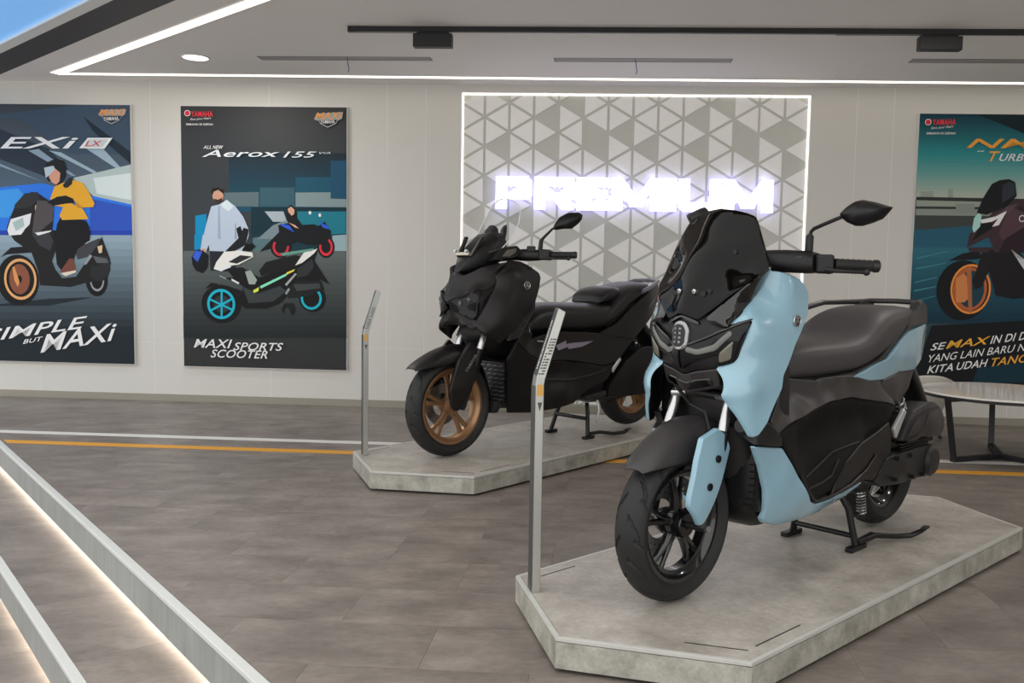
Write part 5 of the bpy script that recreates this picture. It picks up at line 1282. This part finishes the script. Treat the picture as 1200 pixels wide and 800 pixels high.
    panel('shock_cover', [(-1.172, .178, .392), (-1.16, .178, .42), (-1.235, .178, .485), (-1.25, .178, .482), (-1.245, .178, .465)], 'side', M('silver_paint', 'c6c8c8', .3, .4), R, thick=.01, res=.012)
    shock(R, (-1.40, .12, .62), (-1.60, .10, .36), .026, body=m_cast, spring=m_cast)
    xloft('engine_block', [(-1.0, .24, .36, .11), (-1.1, .2, .46, .12), (-1.3, .19, .48, .12), (-1.5, .23, .36, .1, .05)], m_cast, R)
    B().loft([ring((x, -.19, z), (0, 1, 0), (0, 0, 1), a, a * 1.15, 20, 2.4) for x, z, a in ((-1.1, .22, .03), (-1.3, .26, .05), (-1.5, .31, .066), (-1.8, .37, .066), (-1.86, .38, .04))]).make('exhaust_muffler', m_sat, R, smooth=True)
    c = empty('centre_stand', parent=R)
    for sy in (1, -1):
        B().tube([(-1.02, sy * .10, .21), (-1.0, sy * .125, .15), (-.97, sy * .155, .018)], .013, 12).make('stand_leg', m_sat, c, smooth=True)
        B().bar((-.93, sy * .158, .009), (-1.02, sy * .158, .009), .03, .018).make('stand_foot', m_sat, c, bevel=.003)
    B().tube([(-.985, -.135, .12), (-.985, .135, .12)], .012, 10).make('stand_bridge', m_sat, c, smooth=True)
    B().tube([(-.985, .155, .03), (-1.06, .175, .035), (-1.14, .22, .022), (-1.19, .26, .03), (-1.21, .275, .045)], .011, 10).make('stand_lever', m_sat, c, smooth=True)
    B().bar((-1.19, .28, .05), (-1.23, .274, .05), .022, .008).make('lever_pad', m_rub, c, bevel=.002)
    B().tube([(-1.07, .14, .23), (-1.08, .15, .17), (-1.05, .155, .09)], .007, 8).make('stand_spring', m_steel2, c, smooth=True)
    B().bar((-.93, .15, .255), (-1.10, .165, .275), .05, .03).make('passenger_footrest', m_cast, R, bevel=.005)
    # dash, screen, handlebar
    xloft('dash_cowl', [(-.045, .995, 1.01, .02), (-.09, .99, 1.09, .05), (-.16, 1.0, 1.15, .08), (-.25, 1.02, 1.215, .10), (-.31, 1.06, 1.222, .105), (-.33, 1.08, 1.2, .09)], m_sat, R, pw=3.4)
    xloft('dash_hood', [(-.27, 1.20, 1.235, .03), (-.30, 1.2, 1.262, .035), (-.325, 1.2, 1.25, .025)], m_dchar, R)
    for sy in (1, -1):
        panel('turn_signal', [(-.18, .13 * 1, 1.06), (-.25, .15, 1.135), (-.334, .175, 1.148), (-.36, .178, 1.125), (-.35, .176, 1.10), (-.30, .165, 1.08)] if sy > 0 else mirrorz([(-.18, .13 * 1, 1.06), (-.25, .15, 1.135), (-.334, .175, 1.148), (-.36, .178, 1.125), (-.35, .176, 1.10), (-.30, .165, 1.08)]), 'side', m_sat, R, thick=.05, res=.02, rim=.006, sign=sy)
        pts = [(-.24, .155, 1.085), (-.27, .164, 1.125), (-.325, .18, 1.135), (-.32, .178, 1.11), (-.28, .167, 1.085)]
        panel('turn_lens', pts if sy > 0 else mirrorz(pts), 'side', M('lens_smoked', '5d5a52', .1, coat=.6), R, thick=.02, res=.016, rim=.003, sign=sy)
    br_ = B().bar((-.085, -.055, 1.097), (-.085, .055, 1.097), .014, .018).make('screen_bracket', M('bracket_satin_silver', 'c4c0ae', .35, .5), R, bevel=.003)
    for y in (-.045, .045): B().tube([(-.08, y, 1.11), (-.068, y, 1.113)], .009, 12).make('bracket_screw', m_steel2, br_, smooth=True)
    for y in (-.05, .05): B().bar((-.10, y, 1.08), (-.17, y * 1.3, 1.19), .02, .012).make('screen_stay', m_sat, R)
    gl = bpy.data.materials.new('clear_screen'); gl.use_nodes = True; nt = gl.node_tree; nt.nodes.clear()
    out = nt.nodes.new('ShaderNodeOutputMaterial'); tr = nt.nodes.new('ShaderNodeBsdfTransparent'); tr.inputs[0].default_value = (.93, .94, .95, 1); gs = nt.nodes.new('ShaderNodeBsdfGlossy'); gs.inputs['Roughness'].default_value = .03
    lw = nt.nodes.new('ShaderNodeLayerWeight'); lw.inputs[0].default_value = .5; pw_ = nt.nodes.new('ShaderNodeMath'); pw_.operation = 'POWER'; pw_.inputs[1].default_value = 4; fr = nt.nodes.new('ShaderNodeMath'); fr.operation = 'MULTIPLY_ADD'; fr.inputs[1].default_value = .5; fr.inputs[2].default_value = .035; nt.links.new(lw.outputs['Facing'], pw_.inputs[0]); nt.links.new(pw_.outputs[0], fr.inputs[0]); mx = nt.nodes.new('ShaderNodeMixShader')
    nt.links.new(fr.outputs[0], mx.inputs[0]); nt.links.new(tr.outputs[0], mx.inputs[1]); nt.links.new(gs.outputs[0], mx.inputs[2]); nt.links.new(mx.outputs[0], out.inputs[0])
    S = [(-.385, 0, 1.415), (-.39, .05, 1.408), (-.395, .10, 1.385), (-.394, .13, 1.35), (-.36, .15, 1.27), (-.30, .148, 1.18), (-.25, .135, 1.13), (-.18, .08, 1.095), (-.145, 0, 1.085)]
    scr = panel('clear_windscreen', S, 'front', gl, R, ctrl=[(-.19, 0, 1.16), (-.26, 0, 1.25), (-.33, 0, 1.34), (-.23, .08, 1.16), (-.30, .09, 1.25), (-.36, .08, 1.34)], thick=.004, res=.02, sym=True, rim=.001)[0]
    full = S + [(x, -y, z) for x, y, z in reversed(S) if y > 0]
    B().tube(full[:8] + full[9:] + full[:1] if False else [p for p in full[:7]], .0032, 6).make('screen_edge', M('acrylic_edge', 'f0f2f2', .15), scr, smooth=True)
    B().tube([p for p in full[:1] + full[:-8:-1]], .0032, 6).make('screen_edge', M('acrylic_edge', 'f0f2f2', .15), scr, smooth=True)
    hb = [(-.36, 0, 1.09, .04, .03), (-.39, .08, 1.10, .04, .03), (-.43, .15, 1.10, .04, .034), (-.47, .20, 1.10, .034, .03), (-.48, .22, 1.10, .026, .026)]
    sec = [ring((x, -y, z), (1, 0, 0), (0, 0, 1), a, b, 18, 2.6) for x, y, z, a, b in reversed(hb[1:])] + [ring((x, y, z), (1, 0, 0), (0, 0, 1), a, b, 18, 2.6) for x, y, z, a, b in hb]
    B().loft(sec).make('handlebar_cover', m_sat, R, smooth=True)
    for sy in (1, -1):
        grip_side(R, ((-.475, .205, 1.105), (-.505, .265, 1.102), (-.572, .365, 1.104)), sy)
        B().bar((-.43, sy * .15, 1.135), (-.46, sy * .185, 1.135), .045, .03).make('fluid_reservoir', m_sat, R, bevel=.004)
        mir = [(-.498, .282, 1.243), (-.51, .288, 1.272), (-.534, .308, 1.315), (-.563, .34, 1.338), (-.598, .378, 1.34), (-.603, .4, 1.325), (-.598, .398, 1.3), (-.588, .385, 1.278), (-.56, .36, 1.248), (-.53, .325, 1.247), (-.505, .295, 1.24)]
        mirror_head(R, [(x, y * sy, z) for x, y, z in mir] if sy > 0 else [(x - .07, y * sy + .10, z - .05) for x, y, z in mir], .035, m_sat)
        B().tube([(-.462, sy * .22, 1.12), (-.467, sy * .222, 1.18), (-.475, sy * .23, 1.195)] + [(-.505, sy * .275, 1.25)], [.014, .012, .008, .006], 12).make('mirror_stem', m_sat, R, smooth=True)
    return R
scooter_black()
